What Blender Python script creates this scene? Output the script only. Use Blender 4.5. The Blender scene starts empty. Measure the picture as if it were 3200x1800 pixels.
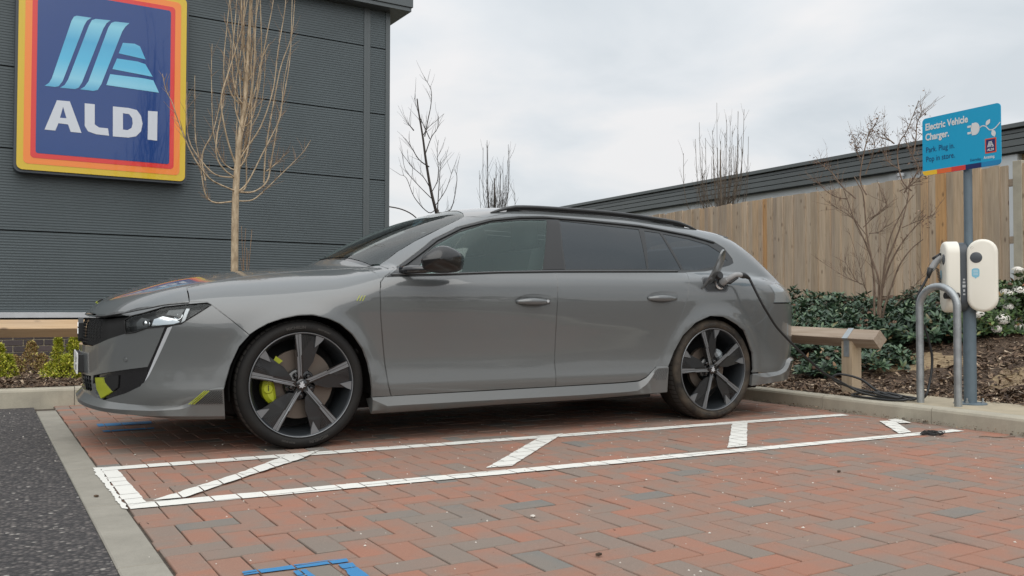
import bpy, bmesh, math, random
import numpy as np
from mathutils import Vector, Matrix, geometry
random.seed(7); rng=np.random.default_rng(11)
SC=bpy.context.scene
COL=SC.collection
# ------------------------------------------------------------------ camera
def make_camera():
    cd=bpy.data.cameras.new('camera'); co=bpy.data.objects.new('camera',cd); COL.objects.link(co)
    cd.sensor_width=36.0; cd.lens=31.068; cd.clip_start=.05; cd.clip_end=2000
    yaw=math.radians(27.73444533); pit=math.radians(1.4511017); rol=math.radians(.09956521)
    fw=Vector((math.sin(yaw)*math.cos(pit),math.cos(yaw)*math.cos(pit),math.sin(pit)))
    rt=Vector((math.cos(yaw),-math.sin(yaw),0)); up=rt.cross(fw)
    r2=math.cos(rol)*rt+math.sin(rol)*up; u2=-math.sin(rol)*rt+math.cos(rol)*up
    M=Matrix((r2,u2,-fw)).transposed().to_4x4(); M.translation=Vector((-1.19940552,-4.65457024,.73431122))
    co.matrix_world=M; SC.camera=co
make_camera()
# ------------------------------------------------------------------ world + sun
W=bpy.data.worlds.new('World'); SC.world=W; W.use_nodes=True
nt=W.node_tree; nt.nodes.clear()
def N(t,ty,**k):
    n=t.nodes.new(ty)
    for a,b in k.items(): setattr(n,a,b)
    return n
SUN_EL,SUN_ROT=math.radians(48),math.radians(200)
sky=N(nt,'ShaderNodeTexSky',sky_type='NISHITA',sun_disc=False,sun_elevation=SUN_EL,sun_rotation=SUN_ROT)
skm=N(nt,'ShaderNodeMix',data_type='RGBA',blend_type='MULTIPLY'); skm.inputs[0].default_value=1
skm.inputs[7].default_value=(.11,.11,.11,1); nt.links.new(sky.outputs[0],skm.inputs[6])
tc=N(nt,'ShaderNodeTexCoord'); sep=N(nt,'ShaderNodeSeparateXYZ'); nt.links.new(tc.outputs['Generated'],sep.inputs[0])
ad=N(nt,'ShaderNodeMath',operation='ADD'); ad.inputs[1].default_value=.16; 
mx=N(nt,'ShaderNodeMath',operation='MAXIMUM'); mx.inputs[1].default_value=0; nt.links.new(sep.outputs[2],mx.inputs[0]); nt.links.new(mx.outputs[0],ad.inputs[0])
cmb=N(nt,'ShaderNodeCombineXYZ')
for i in (0,1,2):
    dv=N(nt,'ShaderNodeMath',operation='DIVIDE'); nt.links.new(sep.outputs[i] if i<2 else mx.outputs[0],dv.inputs[0]); nt.links.new(ad.outputs[0],dv.inputs[1]); nt.links.new(dv.outputs[0],cmb.inputs[i])
n1=N(nt,'ShaderNodeTexNoise'); n1.inputs['Scale'].default_value=1.35; n1.inputs['Detail'].default_value=5; n1.inputs['Roughness'].default_value=.5; n1.inputs['Distortion'].default_value=.3
nt.links.new(cmb.outputs[0],n1.inputs['Vector'])
cr=N(nt,'ShaderNodeValToRGB'); nt.links.new(n1.outputs[0],cr.inputs[0])
E_=cr.color_ramp.elements; E_[0].position=.34; E_[0].color=(.60,.64,.67,1); E_[1].position=.62; E_[1].color=(.80,.79,.785,1)
e=E_.new(.48); e.color=(.70,.725,.745,1)
cm=N(nt,'ShaderNodeMix',data_type='RGBA'); cm.inputs[0].default_value=.93
nt.links.new(skm.outputs[2],cm.inputs[6]); nt.links.new(cr.outputs[0],cm.inputs[7])
# an overcast sky is brighter towards the zenith
zz=N(nt,'ShaderNodeMath',operation='MULTIPLY'); nt.links.new(mx.outputs[0],zz.inputs[0]); nt.links.new(mx.outputs[0],zz.inputs[1])
z3=N(nt,'ShaderNodeMath',operation='MULTIPLY_ADD'); nt.links.new(zz.outputs[0],z3.inputs[0]); z3.inputs[1].default_value=.9; z3.inputs[2].default_value=1.0
bg=N(nt,'ShaderNodeBackground'); nt.links.new(z3.outputs[0],bg.inputs[1]); nt.links.new(cm.outputs[2],bg.inputs[0])
wo=N(nt,'ShaderNodeOutputWorld'); nt.links.new(bg.outputs[0],wo.inputs[0])
sd=bpy.data.lights.new('sun','SUN'); sd.energy=1.5; sd.angle=math.radians(75); sd.color=(1,.96,.9)
so=bpy.data.objects.new('sun',sd); COL.objects.link(so)
# sky rotation 200deg: sun direction (sin, cos) measured from +Y
az=SUN_ROT; sdir=Vector((math.sin(az)*math.cos(SUN_EL),math.cos(az)*math.cos(SUN_EL),math.sin(SUN_EL)))
so.rotation_euler=sdir.to_track_quat('Z','Y').to_euler()
VS=SC.view_settings; VS.view_transform='Standard'; VS.look='None'; VS.exposure=0.12; VS.gamma=1; VS.use_curve_mapping=False

# ------------------------------------------------------------------ helpers
def tag(o,label=None,cat=None,group=None,kind=None):
    if label: o['label']=label
    if cat: o['category']=cat
    if group: o['group']=group
    if kind: o['kind']=kind
    return o
def mesh(name,V,F,mat=None,smooth=False,angle=None):
    me=bpy.data.meshes.new(name); me.from_pydata([tuple(map(float,v)) for v in V],[],[tuple(f) for f in F])
    if mat: me.materials.append(mat)
    if smooth: me.shade_smooth()
    if angle: me.set_sharp_from_angle(angle=math.radians(angle))
    me.update(); return me
def link(name,me,parent=None,loc=None,M=None):
    o=bpy.data.objects.new(name,me); COL.objects.link(o)
    if parent: o.parent=parent
    if M is not None: o.matrix_local=M
    elif loc: o.location=loc
    return o
def obj(name,V,F,mat,parent=None,smooth=False,angle=None,loc=None):
    return link(name,mesh(name,V,F,mat,smooth,angle),parent,loc)
def empty(name,loc=(0,0,0),rz=0):
    o=bpy.data.objects.new(name,None); o.empty_display_size=.1; COL.objects.link(o); o.location=loc; o.rotation_euler=(0,0,rz); return o
class MB:
    def __init__(s): s.V=[]; s.F=[]
    def add(s,V,F):
        b=len(s.V); s.V+= [tuple(v) for v in V]; s.F+=[tuple(i+b for i in f) for f in F]; return s
    def box(s,x0,x1,y0,y1,z0,z1,ch=0,M=None):
        if ch<=0:
            V=[(x,y,z) for x in (x0,x1) for y in (y0,y1) for z in (z0,z1)]
            F=[(0,1,3,2),(4,6,7,5),(0,4,5,1),(2,3,7,6),(0,2,6,4),(1,5,7,3)]
        else:
            bm=bmesh.new(); bmesh.ops.create_cube(bm,size=1)
            for v in bm.verts: v.co=Vector((x0+(v.co.x+.5)*(x1-x0),y0+(v.co.y+.5)*(y1-y0),z0+(v.co.z+.5)*(z1-z0)))
            bmesh.ops.bevel(bm,geom=bm.edges[:],offset=ch,segments=1,affect='EDGES'); bm.verts.index_update()
            V=[tuple(v.co) for v in bm.verts]; F=[tuple(v.index for v in f.verts) for f in bm.faces]; bm.free()
        if M is not None: V=[tuple(M@Vector(v)) for v in V]
        return s.add(V,F)
    def tube(s,P,R,n=8,cap=True):
        P=[Vector(p) for p in P]
        if not hasattr(R,'__len__'): R=[R]*len(P)
        V=[];F=[]; t0=(P[1]-P[0]).normalized(); up=Vector((0,0,1)) if abs(t0.z)<.9 else Vector((1,0,0))
        nrm=t0.cross(up).normalized()
        for i,p in enumerate(P):
            t=((P[min(i+1,len(P)-1)]-P[max(i-1,0)])).normalized()
            nrm=(nrm-t*nrm.dot(t)).normalized(); b=t.cross(nrm)
            for k in range(n):
                a=2*math.pi*k/n; V.append(p+(nrm*math.cos(a)+b*math.sin(a))*R[i])
        for i in range(len(P)-1):
            for k in range(n):
                F.append((i*n+k,i*n+(k+1)%n,(i+1)*n+(k+1)%n,(i+1)*n+k))
        if cap: F.append(tuple(range(n-1,-1,-1))); F.append(tuple(range((len(P)-1)*n,len(P)*n)))
        return s.add(V,F)
    def prism(s,poly,f0,f1):
        """poly of (a,b); f0/f1 map (a,b)->xyz for the two caps"""
        n=len(poly); V=[f0(*q) for q in poly]+[f1(*q) for q in poly]
        F=[tuple(range(n)),tuple(range(2*n-1,n-1,-1))]+[(i,i+n,(i+1)%n+n,(i+1)%n) for i in range(n)]
        return s.add(V,F)
    def lathe(s,prof,n,M,close=False):
        """prof (r,h) rotated round local z"""
        V=[];F=[];m=len(prof)
        for k in range(n):
            a=2*math.pi*k/n
            for r,h in prof: V.append(tuple(M@Vector((r*math.cos(a),r*math.sin(a),h))))
        for k in range(n):
            for i in range(m-1): F.append((k*m+i,((k+1)%n)*m+i,((k+1)%n)*m+i+1,k*m+i+1))
            if close: F.append((k*m+m-1,((k+1)%n)*m+m-1,((k+1)%n)*m,k*m))
        return s.add(V,F)
    def build(s,name,mat,parent=None,smooth=False,angle=None,fix=False,loc=None):
        o=obj(name,s.V,s.F,mat,parent,smooth,angle,loc)
        if fix:
            bm=bmesh.new(); bm.from_mesh(o.data); bmesh.ops.recalc_face_normals(bm,faces=bm.faces[:]); bm.to_mesh(o.data); bm.free()
        return o
def rrect(w,h,r,n=6):
    P=[]
    for cx,cy,a0 in ((w/2-r,h/2-r,0),(-w/2+r,h/2-r,90),(-w/2+r,-h/2+r,180),(w/2-r,-h/2+r,270)):
        for k in range(n+1):
            a=math.radians(a0+90*k/n); P.append((cx+r*math.cos(a),cy+r*math.sin(a)))
    return P
def smooth_path(P,k=6):
    P=[Vector(p) for p in P]; out=[]
    for i in range(len(P)-1):
        a=P[max(i-1,0)];b=P[i];c=P[i+1];d=P[min(i+2,len(P)-1)]
        for j in range(k):
            t=j/k; out.append(.5*((2*b)+(-a+c)*t+(2*a-5*b+4*c-d)*t*t+(-a+3*b-3*c+d)*t**3))
    out.append(P[-1]); return out
def text_mesh(txt,size,bold=0.0,space=1.0,depth=.001,align='LEFT',sx=1.0):
    cu=bpy.data.curves.new('txt','FONT'); cu.body=txt; cu.size=size; cu.offset=bold; cu.space_character=space; cu.extrude=depth; cu.align_x=align; cu.resolution_u=3
    o=bpy.data.objects.new('txt',cu); COL.objects.link(o)
    dg=bpy.context.evaluated_depsgraph_get(); me=bpy.data.meshes.new_from_object(o.evaluated_get(dg))
    V=[(v.co.x*sx,v.co.y,v.co.z) for v in me.vertices]; F=[tuple(p.vertices) for p in me.polygons]
    bpy.data.objects.remove(o); bpy.data.curves.remove(cu); bpy.data.meshes.remove(me)
    return V,F

# ------------------------------------------------------------------ materials
def mat(name,col,rough=.5,metal=0,coat=0,var=0,vs=8,bump=0,bs=60,spec=.5,detail=4,col2=None,emit=0):
    m=bpy.data.materials.new(name); m.use_nodes=True; t=m.node_tree; b=t.nodes['Principled BSDF']
    b.inputs['Base Color'].default_value=(*col,1); b.inputs['Roughness'].default_value=rough; b.inputs['Metallic'].default_value=metal
    b.inputs['Coat Weight'].default_value=coat; b.inputs['Coat Roughness'].default_value=.03; b.inputs['Specular IOR Level'].default_value=spec
    if var or col2 or bump:
        tc=N(t,'ShaderNodeTexCoord')
    if var or col2:
        n=N(t,'ShaderNodeTexNoise'); n.inputs['Scale'].default_value=vs; n.inputs['Detail'].default_value=detail
        t.links.new(tc.outputs['Object'],n.inputs['Vector'])
        r=N(t,'ShaderNodeValToRGB'); t.links.new(n.outputs[0],r.inputs[0])
        c2=col2 or tuple(c*(1-var) for c in col); c1=col if col2 else tuple(min(1,c*(1+var)) for c in col)
        r.color_ramp.elements[0].position=.32; r.color_ramp.elements[1].position=.68
        r.color_ramp.elements[0].color=(*c2,1); r.color_ramp.elements[1].color=(*c1,1); t.links.new(r.outputs[0],b.inputs['Base Color'])
    if bump:
        n2=N(t,'ShaderNodeTexNoise'); n2.inputs['Scale'].default_value=bs; n2.inputs['Detail'].default_value=5; t.links.new(tc.outputs['Object'],n2.inputs['Vector'])
        bp=N(t,'ShaderNodeBump'); bp.inputs['Strength'].default_value=bump; bp.inputs['Distance'].default_value=.01; t.links.new(n2.outputs[0],bp.inputs['Height']); t.links.new(bp.outputs[0],b.inputs['Normal'])
    return m
def ramp(t,src,stops):
    r=N(t,'ShaderNodeValToRGB'); t.links.new(src,r.inputs[0]); el=r.color_ramp.elements
    el[0].position=stops[0][0]; el[0].color=(*stops[0][1],1); el[1].position=stops[-1][0]; el[1].color=(*stops[-1][1],1)
    for p_,c in stops[1:-1]: q=el.new(p_); q.color=(*c,1)
    return r.outputs[0]
def noise(t,vec,sc,det=4,rough=.5,dist=0):
    n=N(t,'ShaderNodeTexNoise'); n.inputs['Scale'].default_value=sc; n.inputs['Detail'].default_value=det; n.inputs['Roughness'].default_value=rough; n.inputs['Distortion'].default_value=dist
    if vec is not None: t.links.new(vec,n.inputs['Vector'])
    return n.outputs[0]
def mixc(t,f,a,b,mode='MIX'):
    m=N(t,'ShaderNodeMix',data_type='RGBA',blend_type=mode)
    for i,v in ((0,f),(6,a),(7,b)):
        if hasattr(v,'is_output') or isinstance(v,bpy.types.NodeSocket): t.links.new(v,m.inputs[i])
        else: m.inputs[i].default_value=v if i==0 else (*v,1)
    return m.outputs[2]
def mth(t,op,a,b=0.0,clamp=False):
    m=N(t,'ShaderNodeMath',operation=op,use_clamp=clamp)
    for i,v in ((0,a),(1,b)):
        if isinstance(v,bpy.types.NodeSocket): t.links.new(v,m.inputs[i])
        else: m.inputs[i].default_value=v
    return m.outputs[0]
def bumpn(t,b,h,strength=.3,dist=.01):
    bp=N(t,'ShaderNodeBump'); bp.inputs['Strength'].default_value=strength; bp.inputs['Distance'].default_value=dist; t.links.new(h,bp.inputs['Height']); t.links.new(bp.outputs[0],b.inputs['Normal'])
def newmat(name):
    m=bpy.data.materials.new(name); m.use_nodes=True; return m,m.node_tree,m.node_tree.nodes['Principled BSDF']
def geo(t): return N(t,'ShaderNodeNewGeometry').outputs['Position']
def objrand(t): return N(t,'ShaderNodeObjectInfo').outputs['Random']
def attr(t,n_): 
    a=N(t,'ShaderNodeAttribute'); a.attribute_name=n_; return a.outputs['Fac']
M={}
def m_paver(stuff):
    m,t,b=newmat('paver_stuff' if stuff else 'paver'); P=geo(t); r=attr(t,'rnd') if stuff else objrand(t)
    ofs=N(t,'ShaderNodeVectorMath',operation='ADD'); t.links.new(P,ofs.inputs[0]); cx=N(t,'ShaderNodeCombineXYZ'); t.links.new(mth(t,'MULTIPLY',r,37.),cx.inputs[2]); t.links.new(cx.outputs[0],ofs.inputs[1])
    base=ramp(t,r,[(0,(.325,.150,.102)),(.25,(.30,.152,.106)),(.45,(.275,.158,.116)),(.65,(.295,.152,.106)),(.82,(.24,.168,.135)),(.94,(.20,.175,.15)),(1.,(.155,.165,.158))])
    n=noise(t,ofs.outputs[0],5.,3,.5)
    c=mixc(t,mth(t,'MULTIPLY',ramp(t,n,[(.42,(0,0,0)),(.66,(1,1,1))]),.80),base,(.205,.175,.148))
    big=ramp(t,noise(t,P,1.1,5,.65),[(.35,(0,0,0)),(.7,(1,1,1))]); c=mixc(t,mth(t,'MULTIPLY',big,.30),c,(.28,.185,.14))
    fine=noise(t,P,260,3,.7); c=mixc(t,.35,c,mixc(t,fine,(.02,.02,.02),(1,1,1)),'OVERLAY')
    sp=noise(t,P,95,2,.6); spm=ramp(t,sp,[(.70,(0,0,0)),(.76,(1,1,1))]); c=mixc(t,mth(t,'MULTIPLY',spm,.35),c,(.55,.50,.44))
    bloom=ramp(t,noise(t,P,7.5,8,.75,.8),[(.66,(0,0,0)),(.74,(1,1,1))]); c=mixc(t,mth(t,'MULTIPLY',bloom,.38),c,(.50,.46,.41))
    dk=ramp(t,noise(t,P,2.3,6,.7),[(.60,(0,0,0)),(.78,(1,1,1))]); c=mixc(t,mth(t,'MULTIPLY',dk,.45),c,(.10,.085,.075))
    t.links.new(c,b.inputs['Base Color']); b.inputs['Roughness'].default_value=.85; b.inputs['Specular IOR Level'].default_value=.3
    bumpn(t,b,mth(t,'ADD',fine,mth(t,'MULTIPLY',noise(t,P,60,3),.8)),.35,.003); return m
M['paver']=m_paver(False); M['paver_s']=m_paver(True)
def m_paint(name,col):
    m,t,b=newmat(name); P=geo(t)
    n=noise(t,P,150,4,.7); n2=noise(t,P,14,4,.6)
    wear=ramp(t,mth(t,'ADD',mth(t,'MULTIPLY',n,.6),mth(t,'MULTIPLY',n2,.4)),[(.30,(0,0,0)),(.44,(1,1,1))])
    c=mixc(t,wear,tuple(.55*x+.06 for x in col),col); t.links.new(c,b.inputs['Base Color']); b.inputs['Roughness'].default_value=.7
    bumpn(t,b,n,.5,.003); return m
M['paint']=m_paint('white_road_paint',(.72,.71,.66)); M['blue']=m_paint('blue_road_paint',(.035,.20,.42))
def m_ground(name,stops,sc,bump,bs=80,rough=.9,sp=None):
    m,t,b=newmat(name); P=geo(t); c=ramp(t,noise(t,P,sc,6,.65),stops)
    if sp:
        v=N(t,'ShaderNodeTexVoronoi'); v.inputs['Scale'].default_value=sp[0]; t.links.new(P,v.inputs['Vector'])
        sm=ramp(t,v.outputs['Color'],[(sp[1],(0,0,0)),(sp[1]+.03,(1,1,1))]); c=mixc(t,sm,c,sp[2])
    t.links.new(c,b.inputs['Base Color']); b.inputs['Roughness'].default_value=rough
    bumpn(t,b,noise(t,P,bs,4,.7),bump,.012); return m
def m_asphalt():
    m,t,b=newmat('asphalt'); P=geo(t)
    v=N(t,'ShaderNodeTexVoronoi'); v.inputs['Scale'].default_value=62; t.links.new(P,v.inputs['Vector'])
    sv=N(t,'ShaderNodeSeparateColor'); t.links.new(v.outputs['Color'],sv.inputs[0])
    c=ramp(t,sv.outputs[0],[(0,(.040,.037,.038)),(.4,(.085,.077,.076)),(.8,(.15,.132,.125)),(.955,(.20,.18,.165)),(.99,(.45,.42,.38)),(1,(.55,.52,.48))])
    c=mixc(t,ramp(t,v.outputs['Distance'],[(.25,(0,0,0)),(.75,(1,1,1))]),c,(.025,.025,.027))
    c=mixc(t,mth(t,'MULTIPLY',noise(t,P,1.3,4),.4),c,(.09,.082,.08))
    t.links.new(c,b.inputs['Base Color']); b.inputs['Roughness'].default_value=.9
    h=mth(t,'SUBTRACT',mth(t,'MULTIPLY',noise(t,P,140,3,.7),.6),v.outputs['Distance']); bumpn(t,b,h,1.,.012); return m
M['asphalt']=m_asphalt()
def m_concrete(name,c1,c2,sc=6):
    m,t,b=newmat(name); P=geo(t); r=objrand(t)
    c=ramp(t,noise(t,P,sc,6,.6),[(.3,c2),(.7,c1)])
    c=mixc(t,mth(t,'MULTIPLY',r,.25),c,tuple(x*.8 for x in c1))
    f=noise(t,P,210,3,.7); c=mixc(t,.25,c,mixc(t,f,(.1,.1,.1),(1,1,1)),'OVERLAY')
    st=N(t,'ShaderNodeMapping'); st.inputs['Scale'].default_value=(14,14,1.2); t.links.new(P,st.inputs[0]); stn=noise(t,st.outputs[0],1,4,.6)
    c=mixc(t,mth(t,'MULTIPLY',ramp(t,stn,[(.5,(0,0,0)),(.75,(1,1,1))]),.25),c,tuple(x*.55 for x in c1))
    t.links.new(c,b.inputs['Base Color']); b.inputs['Roughness'].default_value=.85; bumpn(t,b,f,.25,.003); return m
M['kerb']=m_concrete('kerb_concrete',(.44,.405,.32),(.33,.305,.245)); M['edging']=m_concrete('edging_concrete',(.31,.29,.245),(.23,.215,.18))
M['slab']=m_concrete('slab_concrete',(.45,.385,.275),(.33,.285,.205))
M['sand']=m_ground('joint_sand',[(.3,(.035,.028,.022)),(.7,(.10,.08,.06))],60,.5)
M['soil']=m_soil() if False else m_ground('bark_soil',[(.3,(.03,.018,.011)),(.5,(.075,.048,.03)),(.7,(.15,.10,.06))],45,1.,60)
M['grass_far']=m_ground('far_ground',[(.3,(.07,.075,.05)),(.7,(.14,.13,.09))],4,.3)
def m_chip():
    m,t,b=newmat('bark_chip'); r=attr(t,'rnd'); P=geo(t)
    c=ramp(t,r,[(0,(.025,.014,.009)),(.3,(.085,.050,.030)),(.55,(.18,.115,.070)),(.78,(.32,.235,.155)),(.92,(.45,.36,.26)),(1,(.62,.54,.43))])
    c=mixc(t,.4,c,mixc(t,noise(t,P,120,3),(.1,.1,.1),(.9,.9,.9)),'OVERLAY')
    t.links.new(c,b.inputs['Base Color']); b.inputs['Roughness'].default_value=.85; return m
M['chip']=m_chip()
def m_wood(name,stops,axis=2,knots=True,rot=False):
    m,t,b=newmat(name); P=N(t,'ShaderNodeTexCoord').outputs['Object']; r=objrand(t)
    o=N(t,'ShaderNodeVectorMath',operation='ADD'); t.links.new(P,o.inputs[0]); cx=N(t,'ShaderNodeCombineXYZ'); 
    for i in (0,1,2): t.links.new(mth(t,'MULTIPLY',r,31.+i*17),cx.inputs[i])
    t.links.new(cx.outputs[0],o.inputs[1])
    mp=N(t,'ShaderNodeMapping'); s=[38,38,38]; s[axis]=2.2; mp.inputs['Scale'].default_value=s; t.links.new(o.outputs[0],mp.inputs[0])
    g=noise(t,mp.outputs[0],1,5,.6,.6)
    c=ramp(t,g,stops)
    tint=ramp(t,r,[(0,(.74,.72,.72)),(.2,(1,.98,.95)),(.38,(.84,.81,.77)),(.55,(1.05,1.0,.93)),(.7,(.80,.75,.68)),(.82,(1.0,.93,.84)),(.92,(1.03,.88,.70)),(.97,(1.05,.76,.46)),(1,(1.0,.70,.40))])
    c=mixc(t,1.,c,tint,'MULTIPLY')
    if knots:
        mk=N(t,'ShaderNodeMapping'); s=[9,9,9]; s[axis]=4.2; mk.inputs['Scale'].default_value=s; t.links.new(o.outputs[0],mk.inputs[0])
        v=N(t,'ShaderNodeTexVoronoi'); v.inputs['Scale'].default_value=1; t.links.new(mk.outputs[0],v.inputs['Vector'])
        k=ramp(t,v.outputs['Distance'],[(.06,(1,1,1)),(.17,(0,0,0))]); c=mixc(t,mth(t,'MULTIPLY',k,.75),c,(.10,.055,.03))
    ml=N(t,'ShaderNodeMapping'); s=[5,5,5]; s[axis]=1.; ml.inputs['Scale'].default_value=s; t.links.new(o.outputs[0],ml.inputs[0])
    c=mixc(t,mth(t,'MULTIPLY',ramp(t,noise(t,ml.outputs[0],1,4),[(.4,(0,0,0)),(.7,(1,1,1))]),.35),c,(.25,.22,.19))
    t.links.new(c,b.inputs['Base Color']); b.inputs['Roughness'].default_value=.8; bumpn(t,b,g,.25,.004); return m
M['fence']=m_wood('fence_wood',[(.25,(.38,.305,.225)),(.5,(.51,.42,.32)),(.75,(.60,.51,.405))])
M['beamX']=m_wood('rail_wood_pale',[(.25,(.44,.29,.16)),(.5,(.56,.40,.24)),(.75,(.66,.50,.33))],0)
M['beamY']=m_wood('rail_wood_grey',[(.25,(.36,.28,.20)),(.5,(.47,.38,.29)),(.75,(.56,.47,.37))],1)
M['postw']=m_wood('post_wood',[(.25,(.42,.32,.21)),(.5,(.52,.41,.28)),(.75,(.60,.49,.35))],2,False)
M['clad']=mat('cladding_grey',(.086,.106,.114),.42,.15,var=.06,vs=1.5); M['clad_trim']=mat('cladding_trim',(.098,.113,.118),.4,.15)
M['white_metal']=mat('white_flashing',(.50,.52,.54),.45,var=.06); M['black']=mat('black_gap',(.012,.012,.013),.7)
M['brick']=None
def m_brick():
    m,t,b=newmat('dark_brick'); P=geo(t); r=objrand(t)
    c=ramp(t,r,[(0,(.048,.038,.040)),(.5,(.065,.052,.054)),(1,(.10,.075,.072))]); c=mixc(t,.4,c,mixc(t,noise(t,P,40,4),(.2,.2,.2),(.8,.8,.8)),'OVERLAY')
    t.links.new(c,b.inputs['Base Color']); b.inputs['Roughness'].default_value=.8; bumpn(t,b,noise(t,P,120,3),.3,.003); return m
M['brick']=m_brick(); M['mortar']=mat('mortar',(.40,.35,.25),.9,bump=.3)
M['fascia']=mat('fascia_grey',(.115,.128,.130),.45,.1,var=.05,vs=1); M['fascia_dark']=mat('fascia_groove',(.03,.034,.036),.6); M['render']=mat('pale_wall',(.52,.55,.565),.7,var=.05,vs=2)
M['beige']=None
def m_beige():
    m,t,b=newmat('buff_brick'); tc=N(t,'ShaderNodeTexCoord'); 
    br=N(t,'ShaderNodeTexBrick'); br.inputs['Scale'].default_value=1; br.inputs['Color1'].default_value=(.42,.31,.16,1); br.inputs['Color2'].default_value=(.35,.25,.13,1); br.inputs['Mortar'].default_value=(.25,.2,.13,1)
    br.inputs['Brick Width'].default_value=.225; br.inputs['Row Height'].default_value=.075; br.inputs['Mortar Size'].default_value=.008
    mp=N(t,'ShaderNodeMapping'); mp.inputs['Rotation'].default_value=(math.radians(90),0,math.radians(90)); t.links.new(tc.outputs['Object'],mp.inputs[0]); t.links.new(mp.outputs[0],br.inputs['Vector'])
    t.links.new(br.outputs[0],b.inputs['Base Color']); b.inputs['Roughness'].default_value=.85; return m
M['beige']=m_beige()
def m_bark(name,stops,sc=30):
    m,t,b=newmat(name); P=geo(t); mp=N(t,'ShaderNodeMapping'); mp.inputs['Scale'].default_value=(1,1,.3); t.links.new(P,mp.inputs[0])
    n=noise(t,mp.outputs[0],sc,4,.6); t.links.new(ramp(t,n,stops),b.inputs['Base Color']); b.inputs['Roughness'].default_value=.8; bumpn(t,b,n,.4,.004); return m
M['bark_pale']=m_bark('pale_bark',[(.3,(.26,.19,.12)),(.55,(.46,.36,.24)),(.75,(.60,.50,.36))]); M['twig_red']=m_bark('red_twig',[(.3,(.18,.11,.07)),(.7,(.40,.28,.18))])
M['bark_dark']=m_bark('dark_bark',[(.3,(.03,.025,.022)),(.7,(.085,.07,.06))]); M['bark_brown']=m_bark('brown_bark',[(.3,(.10,.065,.045)),(.55,(.20,.14,.10)),(.75,(.30,.23,.17))])
M['bark_mid']=m_bark('mid_bark',[(.3,(.06,.045,.035)),(.7,(.15,.115,.08))])
def m_leaf(name,stops,rough=.45,spec=.5,at='rnd'):
    m,t,b=newmat(name); r=attr(t,'rnd') if at=='rnd' else objrand(t)
    c=ramp(t,r,stops); t.links.new(c,b.inputs['Base Color']); b.inputs['Roughness'].default_value=rough; b.inputs['Specular IOR Level'].default_value=spec
    return m
LV=[(0,(.025,.052,.032)),(.4,(.045,.088,.052)),(.8,(.078,.135,.070)),(.955,(.13,.19,.09)),(1,(.25,.13,.06))]
M['leaf']=m_leaf('evergreen_leaf',LV); M['leaf_o']=m_leaf('evergreen_leaf_single',LV,at='obj')
M['leaf_y']=m_leaf('yellow_leaf',[(0,(.16,.20,.015)),(.4,(.36,.40,.025)),(.8,(.55,.54,.05)),(1,(.60,.50,.16))],.6)
M['leaf_b']=m_leaf('dry_leaf',[(0,(.18,.10,.04)),(.5,(.36,.24,.10)),(.85,(.44,.34,.13)),(1,(.42,.42,.09))],.7)
M['leaf_old']=m_leaf('withered_leaf',[(0,(.10,.055,.04)),(.5,(.19,.115,.08)),(1,(.30,.20,.14))],.8)
M['leaf_v']=m_leaf('laurustinus_leaf',[(0,(.028,.055,.022)),(.4,(.055,.10,.035)),(.85,(.11,.18,.05)),(.96,(.17,.22,.07)),(1,(.3,.09,.04))],.5)
M['flower']=m_leaf('white_flower',[(0,(.68,.66,.58)),(.7,(.85,.84,.79)),(1,(.85,.76,.70))],.7)
M['far_leaf']=m_leaf('far_foliage',[(0,(.02,.028,.016)),(1,(.075,.08,.045))],.8)
# car materials
def m_body():
    m,t,b=newmat('grey_car_paint'); P=geo(t); sp=N(t,'ShaderNodeSeparateXYZ'); t.links.new(P,sp.inputs[0])
    lo=N(t,'ShaderNodeMapRange'); lo.inputs[1].default_value=.75; lo.inputs[2].default_value=.18; t.links.new(sp.outputs[2],lo.inputs[0])
    mp=N(t,'ShaderNodeMapping'); mp.inputs['Scale'].default_value=(2,2,5); t.links.new(P,mp.inputs[0])
    d=mth(t,'MULTIPLY',lo.outputs[0],mth(t,'ADD',mth(t,'MULTIPLY',noise(t,mp.outputs[0],2.2,5,.6),.75),.12),True)
    fine=ramp(t,noise(t,P,320,2,.6),[(.66,(0,0,0)),(.72,(1,1,1))])
    d2=mth(t,'ADD',mth(t,'MULTIPLY',d,.42),mth(t,'MULTIPLY',mth(t,'MULTIPLY',fine,lo.outputs[0]),.12),True)
    c=mixc(t,d2,(.094,.102,.104),(.120,.115,.097)); t.links.new(c,b.inputs['Base Color'])
    t.links.new(mth(t,'ADD',mth(t,'MULTIPLY',d2,.9),.28,True),b.inputs['Roughness'])
    b.inputs['Coat Weight'].default_value=1; b.inputs['Coat IOR'].default_value=1.62; t.links.new(mth(t,'ADD',mth(t,'MULTIPLY',d2,.5),.025,True),b.inputs['Coat Roughness'])
    t.links.new(mth(t,'SUBTRACT',1.,mth(t,'MULTIPLY',d2,1.0),True),b.inputs['Coat Weight']); b.inputs['Metallic'].default_value=.0; return m
M['body']=m_body()
M['gloss_black']=mat('gloss_black',(.008,.008,.009),.12,coat=1); M['satin_black']=mat('satin_black',(.016,.017,.018),.4); M['matt_black']=mat('matt_black',(.008,.008,.008),.8)
M['grey_trim']=mat('satin_grey_trim',(.10,.105,.108),.35,.4); M['dark_trim']=mat('dark_trim',(.022,.024,.025),.3); M['rail']=mat('roof_rail_satin',(.045,.048,.05),.3,.3)
M['lime']=mat('lime_paint',(.34,.38,.015),.45,coat=.2); M['chrome']=mat('chrome',(.70,.72,.74),.12,1.0); M['silver']=mat('silver_plastic',(.52,.54,.56),.3,.3)
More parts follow.
